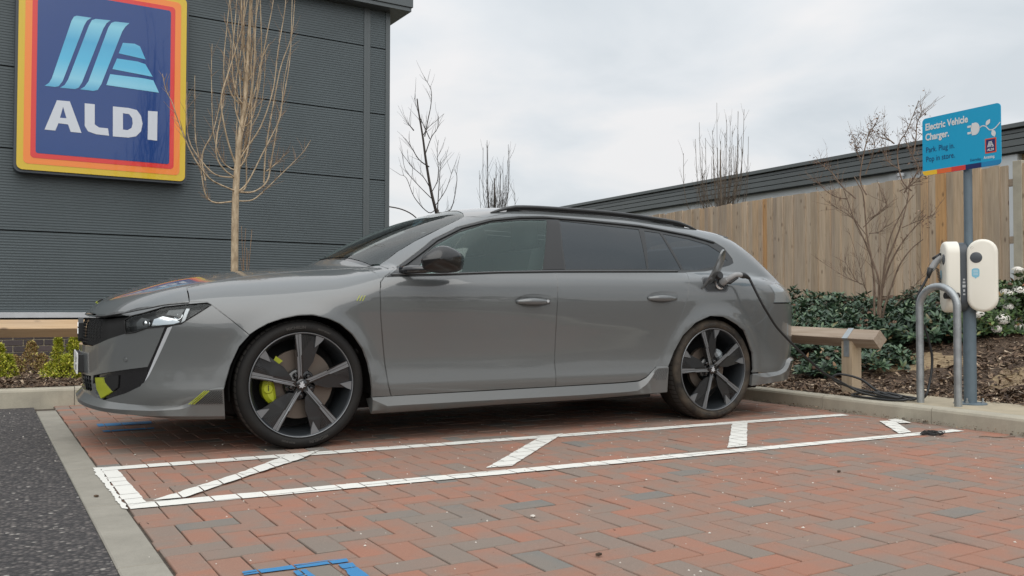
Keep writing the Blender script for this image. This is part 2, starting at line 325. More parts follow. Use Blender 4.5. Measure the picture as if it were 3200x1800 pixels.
M['rotor']=mat('brake_disc_steel',(.15,.125,.105),.5,.7); M['rim_dark']=mat('wheel_dark',(.010,.011,.012),.22,.2,coat=.8); M['rim_face']=mat('wheel_machined_grey',(.20,.21,.22),.32,.55); M['rim_barrel']=mat('wheel_barrel',(.035,.040,.045),.3,.5)
M['rim_blade']=mat('wheel_blade',(.012,.0135,.015),.35,.1,coat=.35)
def m_tyre():
    m,t,b=newmat('tyre_rubber'); P=N(t,'ShaderNodeTexCoord').outputs['Object']; n=noise(t,P,7,5,.65); k=attr(t,'dust')
    f=mth(t,'MULTIPLY',ramp(t,n,[(.35,(0,0,0)),(.7,(1,1,1))]),k,True)
    t.links.new(mixc(t,f,(.008,.008,.008),(.14,.11,.078)),b.inputs['Base Color']); b.inputs['Roughness'].default_value=.7; b.inputs['Specular IOR Level'].default_value=.3; bumpn(t,b,noise(t,P,90,3),.2,.003); return m
M['tyre']=m_tyre()
def m_glass(name,tint,trans,ior=1.62,gc=(.97,1,.99)):
    m=bpy.data.materials.new(name); m.use_nodes=True; t=m.node_tree; t.nodes.clear()
    o=N(t,'ShaderNodeOutputMaterial'); mx_=N(t,'ShaderNodeMixShader'); g=N(t,'ShaderNodeBsdfGlossy'); g.inputs['Roughness'].default_value=.01; g.inputs['Color'].default_value=(*gc,1)
    tr=N(t,'ShaderNodeBsdfTransparent'); tr.inputs[0].default_value=(*tint,1); df=N(t,'ShaderNodeBsdfDiffuse'); df.inputs[0].default_value=(.02,.024,.024,1)
    m2=N(t,'ShaderNodeMixShader'); m2.inputs[0].default_value=1-trans; t.links.new(tr.outputs[0],m2.inputs[1]); t.links.new(df.outputs[0],m2.inputs[2])
    fr=N(t,'ShaderNodeFresnel'); fr.inputs[0].default_value=ior; t.links.new(fr.outputs[0],mx_.inputs[0]); t.links.new(m2.outputs[0],mx_.inputs[1]); t.links.new(g.outputs[0],mx_.inputs[2]); t.links.new(mx_.outputs[0],o.inputs[0]); return m
M['glass']=m_glass('window_glass_green',(.76,.90,.85),.98,1.75,(.80,.98,.94)); M['glass_tint']=m_glass('privacy_glass',(.06,.065,.07),.9,1.75,(.88,.95,1.0)); M['lens']=m_glass('lamp_lens_clear',(.93,.95,.95),1.,1.32); M['wscreen']=m_glass('windscreen_glass',(.60,.70,.66),.95)
M['seat']=mat('seat_fabric',(.06,.06,.06),.8); M['interior']=mat('cabin_lining',(.12,.12,.115),.8); M['headlining']=mat('headlining',(.20,.20,.19),.9)
M['lamp_red']=mat('tail_lamp_smoked',(.05,.055,.06),.15,coat=1); M['lamp_white']=mat('lamp_pale_lens',(.19,.215,.225),.15,coat=1); M['plate']=mat('number_plate_white',(.72,.72,.70),.4); M['ink']=mat('black_ink',(.01,.01,.01),.5)
M['galv']=mat('galvanised_steel',(.36,.385,.395),.42,.75,var=.16,vs=14,bump=.15,bs=90); M['galvd']=mat('galvanised_strap',(.38,.42,.44),.45,.6,var=.12,vs=25); M['polegrey']=mat('blue_grey_pole',(.115,.155,.185),.45,.1,var=.07,vs=20)
M['cream']=mat('cream_plastic',(.78,.755,.665),.38,var=.02,vs=4); M['slate']=mat('slate_plastic',(.055,.066,.078),.45); M['slate2']=mat('slate_plastic_gloss',(.07,.08,.09),.25); M['rubber']=mat('cable_rubber',(.014,.015,.016),.45); M['plug_grey']=mat('plug_grey',(.27,.275,.275),.45)
M['sky_sign']=mat('cyan_sign',(.004,.35,.60),.4); M['navy']=mat('navy_print',(.008,.018,.11),.45); M['whitep']=mat('white_print',(.70,.72,.72),.5); M['yellowp']=mat('yellow_print',(.80,.50,.03),.5); M['orangep']=mat('orange_print',(.72,.14,.035),.5); M['redp']=mat('red_print',(.62,.045,.035),.5); M['midblue']=mat('midblue_print',(.01,.22,.46),.45); M['label_blue']=mat('pale_blue_label',(.20,.48,.62),.5)
M['s_yellow']=mat('sign_yellow',(.68,.47,.02),.22,coat=.8); M['s_orange']=mat('sign_orange',(.90,.25,.035),.22,coat=.8); M['s_red']=mat('sign_red',(.72,.035,.03),.22,coat=.8); M['s_navy']=mat('sign_navy',(.003,.045,.21),.15,coat=1); M['s_white']=mat('sign_white',(.62,.66,.72),.3,coat=.5)
def m_logo():
    m,t,b=newmat('sign_light_blue'); P=N(t,'ShaderNodeTexCoord').outputs['Object']; s=N(t,'ShaderNodeSeparateXYZ'); t.links.new(P,s.inputs[0])
    mr=N(t,'ShaderNodeMapRange'); mr.inputs[1].default_value=3.5; mr.inputs[2].default_value=4.5; t.links.new(s.outputs[2],mr.inputs[0])
    t.links.new(ramp(t,mr.outputs[0],[(0,(.10,.42,.66)),(.12,(.26,.62,.80)),(.35,(.10,.50,.76)),(.6,(.08,.42,.68)),(.85,(.25,.62,.78)),(1,(.08,.33,.55))]),b.inputs['Base Color']); b.inputs['Roughness'].default_value=.2; b.inputs['Coat Weight'].default_value=.8; return m
M['s_logo']=m_logo()

# measured outlines (metres) of the car panels, markings, sign bands and branches
B1={"fender":["S",[[-0.4575,0.7593],[-0.3708,0.686],[-0.2803,0.606],[-0.2341,0.6388],[-0.1843,0.6667],[-0.1081,0.6922],[-0.0253,0.7077],[0.0483,0.7092],[0.1278,0.689],[0.1986,0.6568],[0.267,0.6],[0.3255,0.5208],[0.3549,0.4443],[0.3712,0.3628],[0.3815,0.2523],[0.3807,0.2559],[0.4965,0.2564],[0.4758,0.3193],[0.4565,0.4481],[0.4271,0.7039],[0.4217,0.8316],[0.4316,0.8922],[0.4594,0.9203],[0.5927,0.9973],[0.5118,0.9946],[0.3753,0.9796],[0.195,0.9674],[-0.1154,0.9383],[-0.3633,0.896],[-0.5576,0.8497],[-0.5598,0.7738],[-0.4767,0.774]]],"front_door":["S",[[0.4594,0.9203],[0.4316,0.8922],[0.4217,0.8316],[0.4271,0.7039],[0.4565,0.4481],[0.4758,0.3193],[0.4965,0.2564],[1.1654,0.2657],[1.5481,0.269],[1.548,0.3465],[1.5424,0.4327],[1.5461,0.4822],[1.5495,0.6867],[1.557,0.8727],[1.5667,0.9231],[1.5745,0.9681],[1.1809,0.9546],[0.812,0.9342]]],"rear_door":["S",[[1.5745,0.9681],[1.5667,0.9231],[1.557,0.8727],[1.5495,0.6867],[1.5461,0.4822],[1.5424,0.4327],[1.548,0.3465],[1.5481,0.269],[2.0315,0.2761],[2.1719,0.2841],[2.2174,0.3024],[2.2669,0.3432],[2.3926,0.5051],[2.4917,0.6776],[2.5469,0.8051],[2.571,0.8998],[2.5911,0.9482],[2.6094,0.977],[2.613,0.9931]]],"quarter_low":["S",[[2.6132,0.9933],[2.6094,0.977],[2.5911,0.9482],[2.571,0.8998],[2.5469,0.8051],[2.4917,0.6776],[2.3926,0.5051],[2.2669,0.3432],[2.2174,0.3024],[2.3021,0.3683],[2.3947,0.3725],[2.3958,0.3721],[2.4406,0.4659],[2.5081,0.5709],[2.609,0.6555],[2.7287,0.7003],[2.8543,0.6925],[2.987,0.6316],[3.0406,0.598],[3.1988,0.6577],[3.2734,0.7114],[3.3306,0.7892],[3.3708,0.8677],[3.4408,0.9211]]],"arch_rear_lower":["S",[[3.0406,0.598],[3.0663,0.5533],[3.1224,0.4411],[3.1259,0.33],[3.1175,0.3086]]],"dlo":["S",[[0.4726,0.9236],[0.6033,0.9982],[0.843,1.1648],[1.0155,1.2478],[1.2204,1.3039],[1.4409,1.3316],[1.6211,1.3426],[1.9227,1.3363],[2.3775,1.3183],[2.7976,1.2728],[3.012,1.2318],[3.0965,1.182],[3.1367,1.1077],[3.1304,1.0769],[3.0782,1.0566],[2.953,1.0299],[2.8087,1.0053],[2.6176,0.9934],[1.5741,0.9682],[1.1809,0.9546],[0.812,0.9342]]],"apil":["P",[[0.5118,0.6474,0.9945],[0.5663,0.6324,1.034],[0.6346,0.6162,1.0825],[0.7462,0.6015,1.1475],[0.9297,0.5797,1.2382],[1.1023,0.5322,1.3194]]],"apilS":["S",[[0.5118,0.9945],[0.5663,1.034],[0.6346,1.0825],[0.7462,1.1475],[0.9297,1.2382],[1.1023,1.3194]]],"glassF":["S",[[0.6496,0.9383],[0.776,1.0838],[0.8292,1.124],[0.9937,1.2117],[1.2071,1.279],[1.4277,1.3064],[1.6297,1.3181],[1.4911,0.9859],[0.9124,0.9533]]],"mirror_panel":["S",[[0.5202,0.9263],[0.6269,0.992],[0.8265,1.141],[0.776,1.0838],[0.6496,0.9383]]],"bpil":["S",[[1.6368,1.3185],[1.7155,1.3212],[1.6697,1.1367],[1.6475,0.9924],[1.4979,0.986]]],"glassR":["S",[[1.7245,1.3186],[2.3411,1.2863],[2.2904,1.0108],[1.659,0.9923],[1.68,1.1366]]],"glassR2":["S",[[2.382,1.2791],[2.5181,1.2699],[2.5925,1.0134],[2.3032,1.009]]],"glassQ":["S",[[2.5405,1.2652],[2.7742,1.2382],[2.9467,1.2048],[3.0323,1.1549],[3.0798,1.0915],[2.8925,1.039],[2.74,1.0153],[2.6135,1.014]]],"lamp_r":["R",[[1.0901,0.9193],[0.9897,0.9169],[1.0875,0.8691],[1.0723,0.8218],[1.0568,0.7982],[1.2078,0.7932],[1.1765,0.8677]]],"rbump":["R",[[1.5604,0.6361],[1.3563,0.6577],[1.279,0.7114],[1.2206,0.7892],[1.0467,0.8007],[0.9873,0.7589],[1.0375,0.3304],[1.4489,0.3078]]],"handleF":["S",[[1.2565,0.7961],[1.315,0.8268],[1.388,0.8349],[1.5041,0.8256],[1.5038,0.7916],[1.4934,0.7669],[1.4159,0.7501],[1.3186,0.7541],[1.2669,0.778]]],"handleR":["S",[[2.2201,0.8192],[2.262,0.8492],[2.3442,0.8613],[2.4706,0.8547],[2.4683,0.8213],[2.4556,0.7978],[2.3736,0.7807],[2.2923,0.7856],[2.2358,0.7997]]],"badge":["S",[[0.2862,0.7819],[0.3044,0.8136],[0.2999,0.7838],[0.3197,0.8138],[0.3165,0.7839],[0.3351,0.8139]]],"sill_top":["S",[[0.3809,0.255],[0.6432,0.2583],[1.1656,0.2636],[1.5494,0.2667],[2.0321,0.2734],[2.1724,0.2796],[2.2245,0.3028],[2.3021,0.3683],[2.3176,0.373],[2.3959,0.3696]]],"sill_facet":["S",[[0.4399,0.2131],[1.1717,0.2199],[1.7037,0.2222],[2.0406,0.2264],[2.186,0.233],[2.2528,0.2809]]],"sill_bot":["S",[[0.3923,0.1715],[0.6546,0.1742],[1.1778,0.1827],[1.7107,0.1854],[2.2846,0.1983],[2.3941,0.2016]]],"flap":["P",[[2.6472,0.9098,0.916],[2.758,0.79,1.022],[2.6749,0.8897,0.9493],[2.9312,0.8837,0.9541],[2.8967,0.9221,0.863],[2.6478,0.9219,0.8602]]],"f_lamp":["F",[[0.7228,0.6795],[0.7575,0.7019],[0.8296,0.7169],[0.931,0.7481],[1.0303,0.7591],[1.1486,0.7694],[1.1722,0.7595],[1.1086,0.7149],[1.031,0.6634],[0.9488,0.6511],[0.8581,0.642],[0.7916,0.62],[0.7329,0.613]]],"f_grille":["F",[[0.2602,0.6903],[0.5064,0.6921],[0.6814,0.703],[0.7543,0.7093],[0.7228,0.6795],[0.7329,0.613],[0.6088,0.5839],[0.5055,0.5565],[0.4181,0.5398],[0.2862,0.5425]]],"f_fang":["F",[[0.9513,0.6487],[0.99,0.6526],[0.9268,0.5188],[0.8499,0.3643],[0.8419,0.3617],[0.8528,0.4351],[0.8864,0.5039],[0.9229,0.5825]]],"f_drl":["F",[[0.9644,0.6438],[0.9891,0.6516],[0.9259,0.5198],[0.8488,0.3642],[0.8428,0.3666],[0.8965,0.4942]]],"f_intake":["F",[[0.4438,0.3891],[0.5365,0.4037],[0.7296,0.4304],[0.8594,0.4464],[0.8545,0.3863],[0.837,0.3494],[0.7292,0.3095],[0.5705,0.2692],[0.4968,0.2594],[0.4535,0.2947],[0.4279,0.3446]]],"f_yellow":["F",[[0.4492,0.3766],[0.5359,0.381],[0.5459,0.3562],[0.6144,0.3093],[0.503,0.271],[0.4517,0.3151]]],"f_honey":["F",[[0.5477,0.3805],[0.67,0.399],[0.6614,0.3341],[0.619,0.3121],[0.5557,0.3567]]],"f_midgrille":["F",[[0.2191,0.3923],[0.4299,0.3883],[0.4058,0.3121],[0.1955,0.3109]]],"f_plate":["F",[[-0.0065,0.5137],[0.3335,0.5128],[0.3343,0.3946],[0.012,0.3875]]],"f_bumpedge":["F",[[1.0565,0.7705],[1.1475,0.774],[1.1732,0.7593],[1.2769,0.686],[1.377,0.606],[1.3232,0.548],[1.2781,0.4525],[1.2543,0.3676],[1.2498,0.3407],[1.24,0.1827],[0.9382,0.194],[0.7522,0.2042],[0.5572,0.2124],[0.3913,0.2285],[0.1643,0.2474],[0.1852,0.2995]]],"f_lip":["F",[[0.0888,0.7047],[0.4309,0.6992],[0.5508,0.7024],[0.7078,0.719],[0.8668,0.7465],[0.9261,0.759],[1.0565,0.7705]]],"f_splitter":["F",[[0.1017,0.2693],[0.3016,0.2503],[0.515,0.2377],[0.706,0.2286],[0.9652,0.2445],[1.0353,0.2494],[1.0658,0.2642],[1.1401,0.3373],[1.2501,0.3406],[1.2401,0.1814]]],"f_stripes":["F",[[1.068,0.2602],[1.1537,0.3332],[1.0802,0.26],[1.1643,0.333],[1.0947,0.2598],[1.1764,0.3328],[1.2452,0.3382],[1.2436,0.2581]]],"f_sensor":["F",[[0.7294,0.4812]]],"hood":["T",[[-1.008,0.1105],[-0.5576,0.6923],[-0.3633,0.6546],[-0.1154,0.5541],[0.195,0.5196],[0.3753,0.5534],[0.5118,0.6472]]],"hoodedgeF":["P",[[-1.0088,0.0651,0.7063],[-0.9691,0.3934,0.7028],[-0.9283,0.5045,0.7059],[-0.8449,0.6352,0.7215],[-0.7254,0.7353,0.748],[-0.6729,0.7612,0.76]]],"rail":["P",[[1.2847,0.5725,1.3566],[1.4033,0.6077,1.3554],[2.04,0.6054,1.3638],[2.7472,0.5539,1.3387]]],"roofedge":["P",[[1.0963,0.5453,1.3131],[1.3955,0.6224,1.3455],[2.0295,0.6214,1.3532],[2.7073,0.6043,1.3168],[3.0821,0.5994,1.2692]]]}
B2={"A":[[-0.975,-0.122],[3.808,-0.16],[3.787,-0.257],[-0.969,-0.219]],"B":[[-0.838,-1.016],[3.764,-1.069],[3.764,-1.15],[-0.921,-1.118],[-0.931,-1.026]],"E":[[-0.975,-0.122],[-0.906,-0.22],[-0.856,-1.016],[-0.93,-1.073]],"E2":[[-1.003,-0.122],[-0.975,-0.128],[-0.928,-1.115],[-0.946,-1.092],[-0.963,-0.777],[-0.987,-0.465]],"D1a":[[-0.832,-1.009],[-0.638,-0.8],[-0.439,-0.59],[-0.412,-0.669],[-0.716,-1.009]],"D1b":[[-0.439,-0.59],[-0.133,-0.204],[0.064,-0.108],[-0.075,-0.316],[-0.412,-0.669]],"D2":[[0.611,-0.956],[1.365,-0.161],[1.52,-0.136],[0.745,-0.962]],"D3":[[2.802,-0.165],[2.914,-0.185],[2.156,-1.001],[2.019,-1.005]],"D4":[[3.691,-0.587],[3.796,-0.615],[3.42,-1.043],[3.295,-1.056]],"D5":[[3.808,-0.558],[3.915,-0.551],[3.798,-0.75],[3.721,-0.725]],"b1":[[-0.708,-2.101],[-0.408,-2.101],[-0.413,-2.141],[-0.709,-2.137]],"b2":[[-0.449,-2.155],[-0.407,-2.159],[-0.406,-2.307],[-0.452,-2.296]],"b3":[[-0.581,-2.164],[-0.544,-2.163],[-0.536,-2.252],[-0.581,-2.241]],"c1":[[-0.91,1.608],[-0.584,1.612],[-0.591,1.473],[-0.908,1.456]],"c2":[[-0.899,1.247],[-0.6,1.262],[-0.608,1.189],[-0.891,1.175]],"joints":[[-1.117,0.894],[-1.072,0.287],[-1.057,-0.095],[-1.013,-0.993]],"drain":[[3.432,-1.126],[3.531,-1.177],[3.582,-1.079],[3.354,-1.249]],"logo_s1":[[0.337,4.473],[0.51,4.478],[0.457,4.429],[0.427,4.364],[0.19,3.615],[0.147,3.544],[0.104,3.53],[-0.011,3.528],[0.039,3.574],[0.068,3.636],[0.28,4.397],[0.307,4.455]],"logo_s2":[[0.561,4.473],[0.735,4.484],[0.689,4.439],[0.65,4.362],[0.41,3.626],[0.372,3.555],[0.331,3.534],[0.161,3.528],[0.213,3.569],[0.251,3.643],[0.481,4.373],[0.516,4.449]],"logo_s3":[[0.79,4.478],[0.964,4.488],[0.915,4.435],[0.875,4.36],[0.635,3.637],[0.594,3.557],[0.54,3.538],[0.39,3.538],[0.443,3.581],[0.485,3.656],[0.708,4.382],[0.744,4.453]],"logo_r1":[[0.886,4.216],[1.027,4.227],[1.094,4.203],[1.166,4.04],[0.838,4.07]],"logo_r2":[[0.818,4.0],[1.068,3.998],[1.163,3.977],[1.257,3.822],[0.764,3.853]],"logo_r3":[[0.739,3.783],[1.146,3.786],[1.265,3.776],[1.337,3.621],[0.695,3.635]],"logo_A":[[0.129,3.365],[0.275,3.369],[0.413,2.983],[0.289,2.983],[0.258,3.074],[0.15,3.077],[0.116,2.98],[-0.004,2.98]],"logo_Ah":[[0.199,3.292],[0.239,3.15],[0.166,3.147]],"logo_L":[[0.445,3.367],[0.562,3.368],[0.565,3.109],[0.615,3.075],[0.721,3.076],[0.736,2.982],[0.58,2.985],[0.489,3.011],[0.449,3.076]],"logo_Dd":[[0.776,3.368],[0.962,3.371],[1.066,3.356],[1.118,3.284],[1.138,3.184],[1.12,3.08],[1.06,3.008],[0.966,2.982],[0.78,2.978]],"logo_Dh":[[0.897,3.294],[0.972,3.291],[1.01,3.241],[1.017,3.171],[1.002,3.112],[0.956,3.078],[0.9,3.08]],"logo_I":[[1.203,3.362],[1.322,3.367],[1.321,2.978],[1.203,2.981]],"T_t":[[0.553,1.646],[0.558,1.99],[0.571,2.255],[0.592,2.555],[0.638,2.891],[0.659,3.226],[0.679,3.647],[0.695,4.068]],"T_b1":[[0.566,1.991],[0.36,2.043],[0.251,2.092],[0.126,2.221],[0.033,2.39],[-0.06,2.623],[-0.122,2.809],[-0.182,2.93],[-0.214,3.085]],"T_b2":[[0.559,1.891],[0.362,1.863],[0.268,1.923],[0.227,2.083],[0.202,2.275],[0.154,2.514],[0.143,2.837],[0.139,3.194]],"T_b3":[[0.582,1.992],[0.743,2.002],[0.889,2.129],[0.936,2.384],[0.999,2.761],[1.08,3.177],[1.128,3.524],[1.141,3.971]],"T_b4":[[0.591,1.893],[0.743,1.919],[0.889,2.053],[1.054,2.225],[1.272,2.463],[1.374,2.627]],"T_b5":[[0.548,2.138],[0.421,2.211],[0.341,2.335],[0.347,2.565],[0.414,2.949],[0.41,3.36],[0.438,3.694],[0.467,4.03]],"T_b6":[[0.579,2.305],[0.674,2.479],[0.802,2.708],[0.914,3.09],[0.96,3.518],[1.023,3.952],[1.038,4.227]],"T_b7":[[0.563,2.255],[0.482,2.446],[0.417,2.67],[0.382,2.945],[0.474,3.286],[0.551,3.545],[0.628,3.89]],"T_b8":[[0.654,2.893],[0.749,3.07],[0.828,3.416],[0.891,3.762],[0.955,4.111]],"T_b9":[[0.624,2.64],[0.541,2.881],[0.554,3.213],[0.599,3.552],[0.627,4.057]],"T_b10":[[0.556,2.139],[0.359,2.173],[0.202,2.356],[0.108,2.542],[0.082,2.831],[0.083,3.154]],"T_b11":[[0.582,1.992],[0.677,2.097],[0.821,2.408],[0.901,2.583],[0.999,2.829]],"T_b12":[[0.896,2.247],[1.003,2.339],[1.119,2.467]],"T_b13":[[0.579,2.289],[0.608,2.556],[0.701,3.065],[0.729,3.57],[0.74,4.076]],"T_b14":[[0.566,1.991],[0.677,2.064],[0.674,2.396],[0.704,2.648],[0.833,2.912]],"T_b15":[[0.251,2.092],[0.217,2.358],[0.323,2.612],[0.398,2.964],[0.412,3.097]],"T_b16":[[0.889,2.129],[0.91,2.5],[0.981,2.928],[1.078,3.449],[1.193,3.807],[1.225,4.156]],"B_t":[[6.252,2.709],[6.233,2.831],[6.099,3.331],[5.983,3.952],[5.906,4.469],[5.811,4.983],[5.772,5.275]],"B_a":[[6.137,3.158],[5.874,3.455],[5.614,3.749],[5.539,4.02]],"B_b":[[6.021,3.815],[5.76,3.934],[5.575,4.196],[5.446,4.357]],"B_c":[[5.926,4.366],[5.72,4.625],[5.608,4.857],[5.515,5.159]],"B_d":[[5.944,4.472],[6.017,4.83],[6.091,5.188],[6.089,5.505],[5.919,5.765]],"B_e":[[6.002,4.093],[6.131,4.49],[6.244,4.677],[6.281,4.962]],"B_f":[[6.137,3.263],[6.286,3.624],[6.246,4.113],[6.283,4.434]],"B_g":[[6.175,2.985],[6.402,3.35],[6.515,3.782]],"B_h":[[6.252,2.849],[6.556,2.936],[6.689,3.582],[6.63,3.809]],"B_i":[[6.214,2.917],[6.026,2.837],[5.69,3.131],[5.505,3.533],[5.359,3.592]],"B_j":[[6.099,3.331],[5.91,3.597],[5.65,3.786],[5.54,3.916]],"B_k":[[5.906,4.469],[5.988,4.617],[6.123,4.77]],"B_l":[[5.72,4.591],[5.628,4.686],[5.591,4.717]],"B_m":[[6.252,2.849],[6.324,3.627],[6.361,3.982]],"S_1":[[6.12,1.484,0.727],[6.119,1.486,0.993],[6.105,1.514,1.259],[6.082,1.557,1.528],[6.068,1.584,1.887],[6.044,1.629,2.017],[6.028,1.659,2.091]],"S_2":[[6.138,1.451,0.728],[6.147,1.434,1.036],[6.12,1.484,1.258],[6.086,1.55,1.483],[6.051,1.616,1.657],[6.02,1.676,1.868],[6.0,1.713,2.006]],"S_3":[[6.141,1.444,0.728],[6.162,1.404,1.167],[6.19,1.351,1.359],[6.225,1.284,1.6],[6.249,1.239,1.816],[6.261,1.216,2.032]],"S_4":[[6.142,1.443,0.772],[6.174,1.382,1.079],[6.205,1.323,1.252],[6.251,1.235,1.423],[6.296,1.149,1.54],[6.349,1.05,1.672]],"S_5":[[6.161,1.407,0.728],[6.192,1.347,0.99],[6.22,1.294,1.181],[6.266,1.207,1.335],[6.314,1.115,1.426]],"S_6":[[6.153,1.421,0.815],[6.17,1.39,1.079],[6.182,1.366,1.254],[6.217,1.299,1.514],[6.279,1.182,1.768],[6.316,1.111,1.884]],"S_7":[[6.066,1.587,1.889],[6.039,1.639,2.037],[6.052,1.614,2.269],[6.08,1.56,2.505],[6.104,1.514,2.57],[6.124,1.476,2.673]],"S_8":[[6.066,1.587,1.889],[6.003,1.708,2.025],[5.959,1.792,2.169],[5.914,1.877,2.26],[5.876,1.948,2.323]],"S_9":[[6.278,1.184,1.909],[6.237,1.262,2.02],[6.219,1.296,2.252],[6.231,1.273,2.407],[6.258,1.222,2.489],[6.289,1.164,2.655],[6.312,1.12,2.788]],"S_10":[[6.231,1.273,2.407],[6.197,1.338,2.477],[6.174,1.381,2.535]],"S_11":[[6.278,1.184,1.909],[6.331,1.083,2.09],[6.338,1.069,2.166],[6.306,1.131,2.32],[6.273,1.193,2.546]],"S_12":[[6.338,1.069,2.166],[6.368,1.012,2.307]],"S_13":[[6.313,1.117,2.284],[6.325,1.094,2.446],[6.329,1.086,2.575],[6.352,1.043,2.699]],"S_14":[[6.022,1.67,1.887],[5.974,1.762,1.912],[5.925,1.855,1.984],[5.884,1.934,2.082]],"S_15":[[6.052,1.614,2.269],[6.032,1.652,2.363],[6.029,1.659,2.49]],"S_16":[[6.095,1.533,2.117],[6.135,1.456,2.394],[6.112,1.5,2.542]],"S_17":[[6.085,1.551,1.654],[6.164,1.402,1.759],[6.141,1.445,1.824]],"S_18":[[6.053,1.611,1.631],[6.014,1.687,1.708],[5.933,1.841,1.828]],"S_19":[[6.086,1.55,1.483],[6.027,1.662,1.66],[5.987,1.738,1.773],[5.93,1.846,1.835]],"S_20":[[6.066,1.587,1.574],[6.126,1.473,1.701],[6.169,1.392,1.775]],"S_21":[[6.09,1.542,1.509],[6.137,1.453,1.522],[6.168,1.393,1.589]],"S_22":[[6.225,1.284,1.548],[6.297,1.148,1.609],[6.354,1.039,1.637]],"S_23":[[6.072,1.576,1.003],[6.049,1.62,1.048],[6.013,1.688,1.202],[6.001,1.71,1.257]],"S_24":[[6.068,1.583,1.003],[5.985,1.742,1.087],[5.895,1.913,1.219]],"S_25":[[6.103,1.517,0.86],[6.072,1.576,1.003],[6.049,1.619,1.218],[5.998,1.716,1.573]],"S_26":[[6.226,1.282,2.11],[6.165,1.398,2.228],[6.139,1.449,2.411]],"S_27":[[6.256,1.226,1.93],[6.312,1.119,1.99],[6.364,1.02,2.093]],"S_28":[[6.203,1.327,0.772],[6.275,1.189,0.944],[6.342,1.061,1.097]]}
def sstep(a,b,x):
    u=np.clip((x-a)/(b-a),0,1); return u*u*(3-2*u)
def smax(a,b,k):
    h=np.maximum(k-np.abs(a-b),0)/k
    return np.maximum(a,b)+h*h*k*.25
def smin(a,b,k): return -smax(-a,-b,k)
def spl(xs,ys):
    # monotone-ish cubic (Catmull-Rom/PCHIP) interpolator
    xs=np.array(xs,float); ys=np.array(ys,float); h=np.diff(xs); d=np.diff(ys)/h
    m=np.zeros_like(ys); m[0]=d[0]; m[-1]=d[-1]
    for i in range(1,len(xs)-1):
        m[i]=(d[i-1]*h[i]+d[i]*h[i-1])/(h[i]+h[i-1])
    def f(x):
        x=np.asarray(x,float); i=np.clip(np.searchsorted(xs,x)-1,0,len(xs)-2)
        u=np.clip((x-xs[i])/h[i],-.2,1.2)
        return (ys[i]*(1+2*u)*(1-u)**2+ys[i+1]*u*u*(3-2*u)+h[i]*(m[i]*u*(1-u)**2-m[i+1]*u*u*(1-u)))
    return f
Wz=spl([.12,.20,.26,.31,.37,.45,.55,.66,.76,.84,.90,.94,1.0,1.1],
       [.86,.885,.902,.912,.906,.901,.905,.914,.920,.919,.910,.900,.872,.83])
Wx=spl([-.6,-.35,0,.5,1.4,2.3,2.8,3.2,3.6,3.9],[-.03,-.008,.004,-.004,.0,.0,.006,.0,-.03,-.08])
HOOD=spl([-1.05,-.98,-.90,-.75,-.62,-.40,-.17,.05,.30,.45,.8,1.4,2.2,2.7,3.1,3.35,3.6,3.8],
         [.732,.772,.806,.864,.904,.946,.971,.990,1.005,1.005,.985,.995,1.01,1.02,1.01,.985,.935,.87])
CAB=spl([.0,.28,.5,.8,1.1,1.3,1.5,1.8,2.2,2.7,3.05,3.2,3.32,3.45,3.65,3.85,4.1],
        [.86,1.02,1.15,1.290,1.388,1.420,1.433,1.438,1.429,1.393,1.358,1.34,1.305,1.235,1.08,.91,.65])
FRX=spl([.15,.25,.30,.36,.45,.60,.72,.80,.9],[-1.0,-1.02,-1.02,-1.03,-1.035,-1.035,-1.03,-1.0,-.95])
RRX=spl([.15,.30,.45,.60,.75,.85,.95,1.05],[3.70,3.75,3.835,3.83,3.82,3.80,3.76,3.70])
def halfw(x,z):
    w=Wz(z)+Wx(x)
    for ax in (0.,2.793):
        r=np.sqrt((x-ax)**2+(z-.335)**2)
        w=w+.018*np.exp(-((r-.36)/.055)**2)*sstep(.20,.40,z)
    return w
def lower(x,t,z):
    W=halfw(x,z)
    n=2.5
    xf=FRX(z); a=np.maximum(-.30-xf,.1); dx=np.maximum(-.30-x,0)/a
    xr=RRX(z); b=np.maximum(xr-3.0,.1); dr=np.maximum(x-3.0,0)/b
    d=np.where(x<1,dx,dr); nn=np.where(x<1,2.45,3.7)
    at=np.abs(t)
    fs=((d**nn+(at/W)**nn)**(1/nn)-1)*W*.88
    zt=HOOD(x)-.055*(at/.75)**2.2*sstep(.6,.2,x)-.02*(at/.8)**2
    ft=(z-zt)*.97
    k=.10+.04*sstep(.5,-.3,x)+.10*sstep(-.9,-.3,x)*sstep(.6,-.1,x)
    f=smax(fs,ft,k)
    return smax(f,(.16-z),.03)
def cabin(x,t,z):
    at=np.abs(t)
    xe=x-.20*(at/.7)**2.2*sstep(1.7,1.0,x)+.09*(at/.6)**2.4*sstep(2.6,3.3,x)
    zt=CAB(xe)-.055*(at/.6)**2.3
    slope=.93
    ft=(z-zt)*(.99-.07*sstep(1.5,1.0,x)-.19*sstep(2.9,3.3,x))
    q=np.clip((z-.94)/.38,-.5,1.3)
    wg=.872-.165*q-.045*np.sign(q)*q*q
    wg=wg-.075*sstep(.95,.30,x)-.25*sstep(.46,.30,x)-.10*sstep(2.0,3.45,x)**1.3
    fs=(at-wg)*.88
    f=smax(fs,ft,.075)
    return smax(f,(.88-z),.02)
def body(x,t,z):
    return smin(lower(x,t,z),cabin(x,t,z),.02)
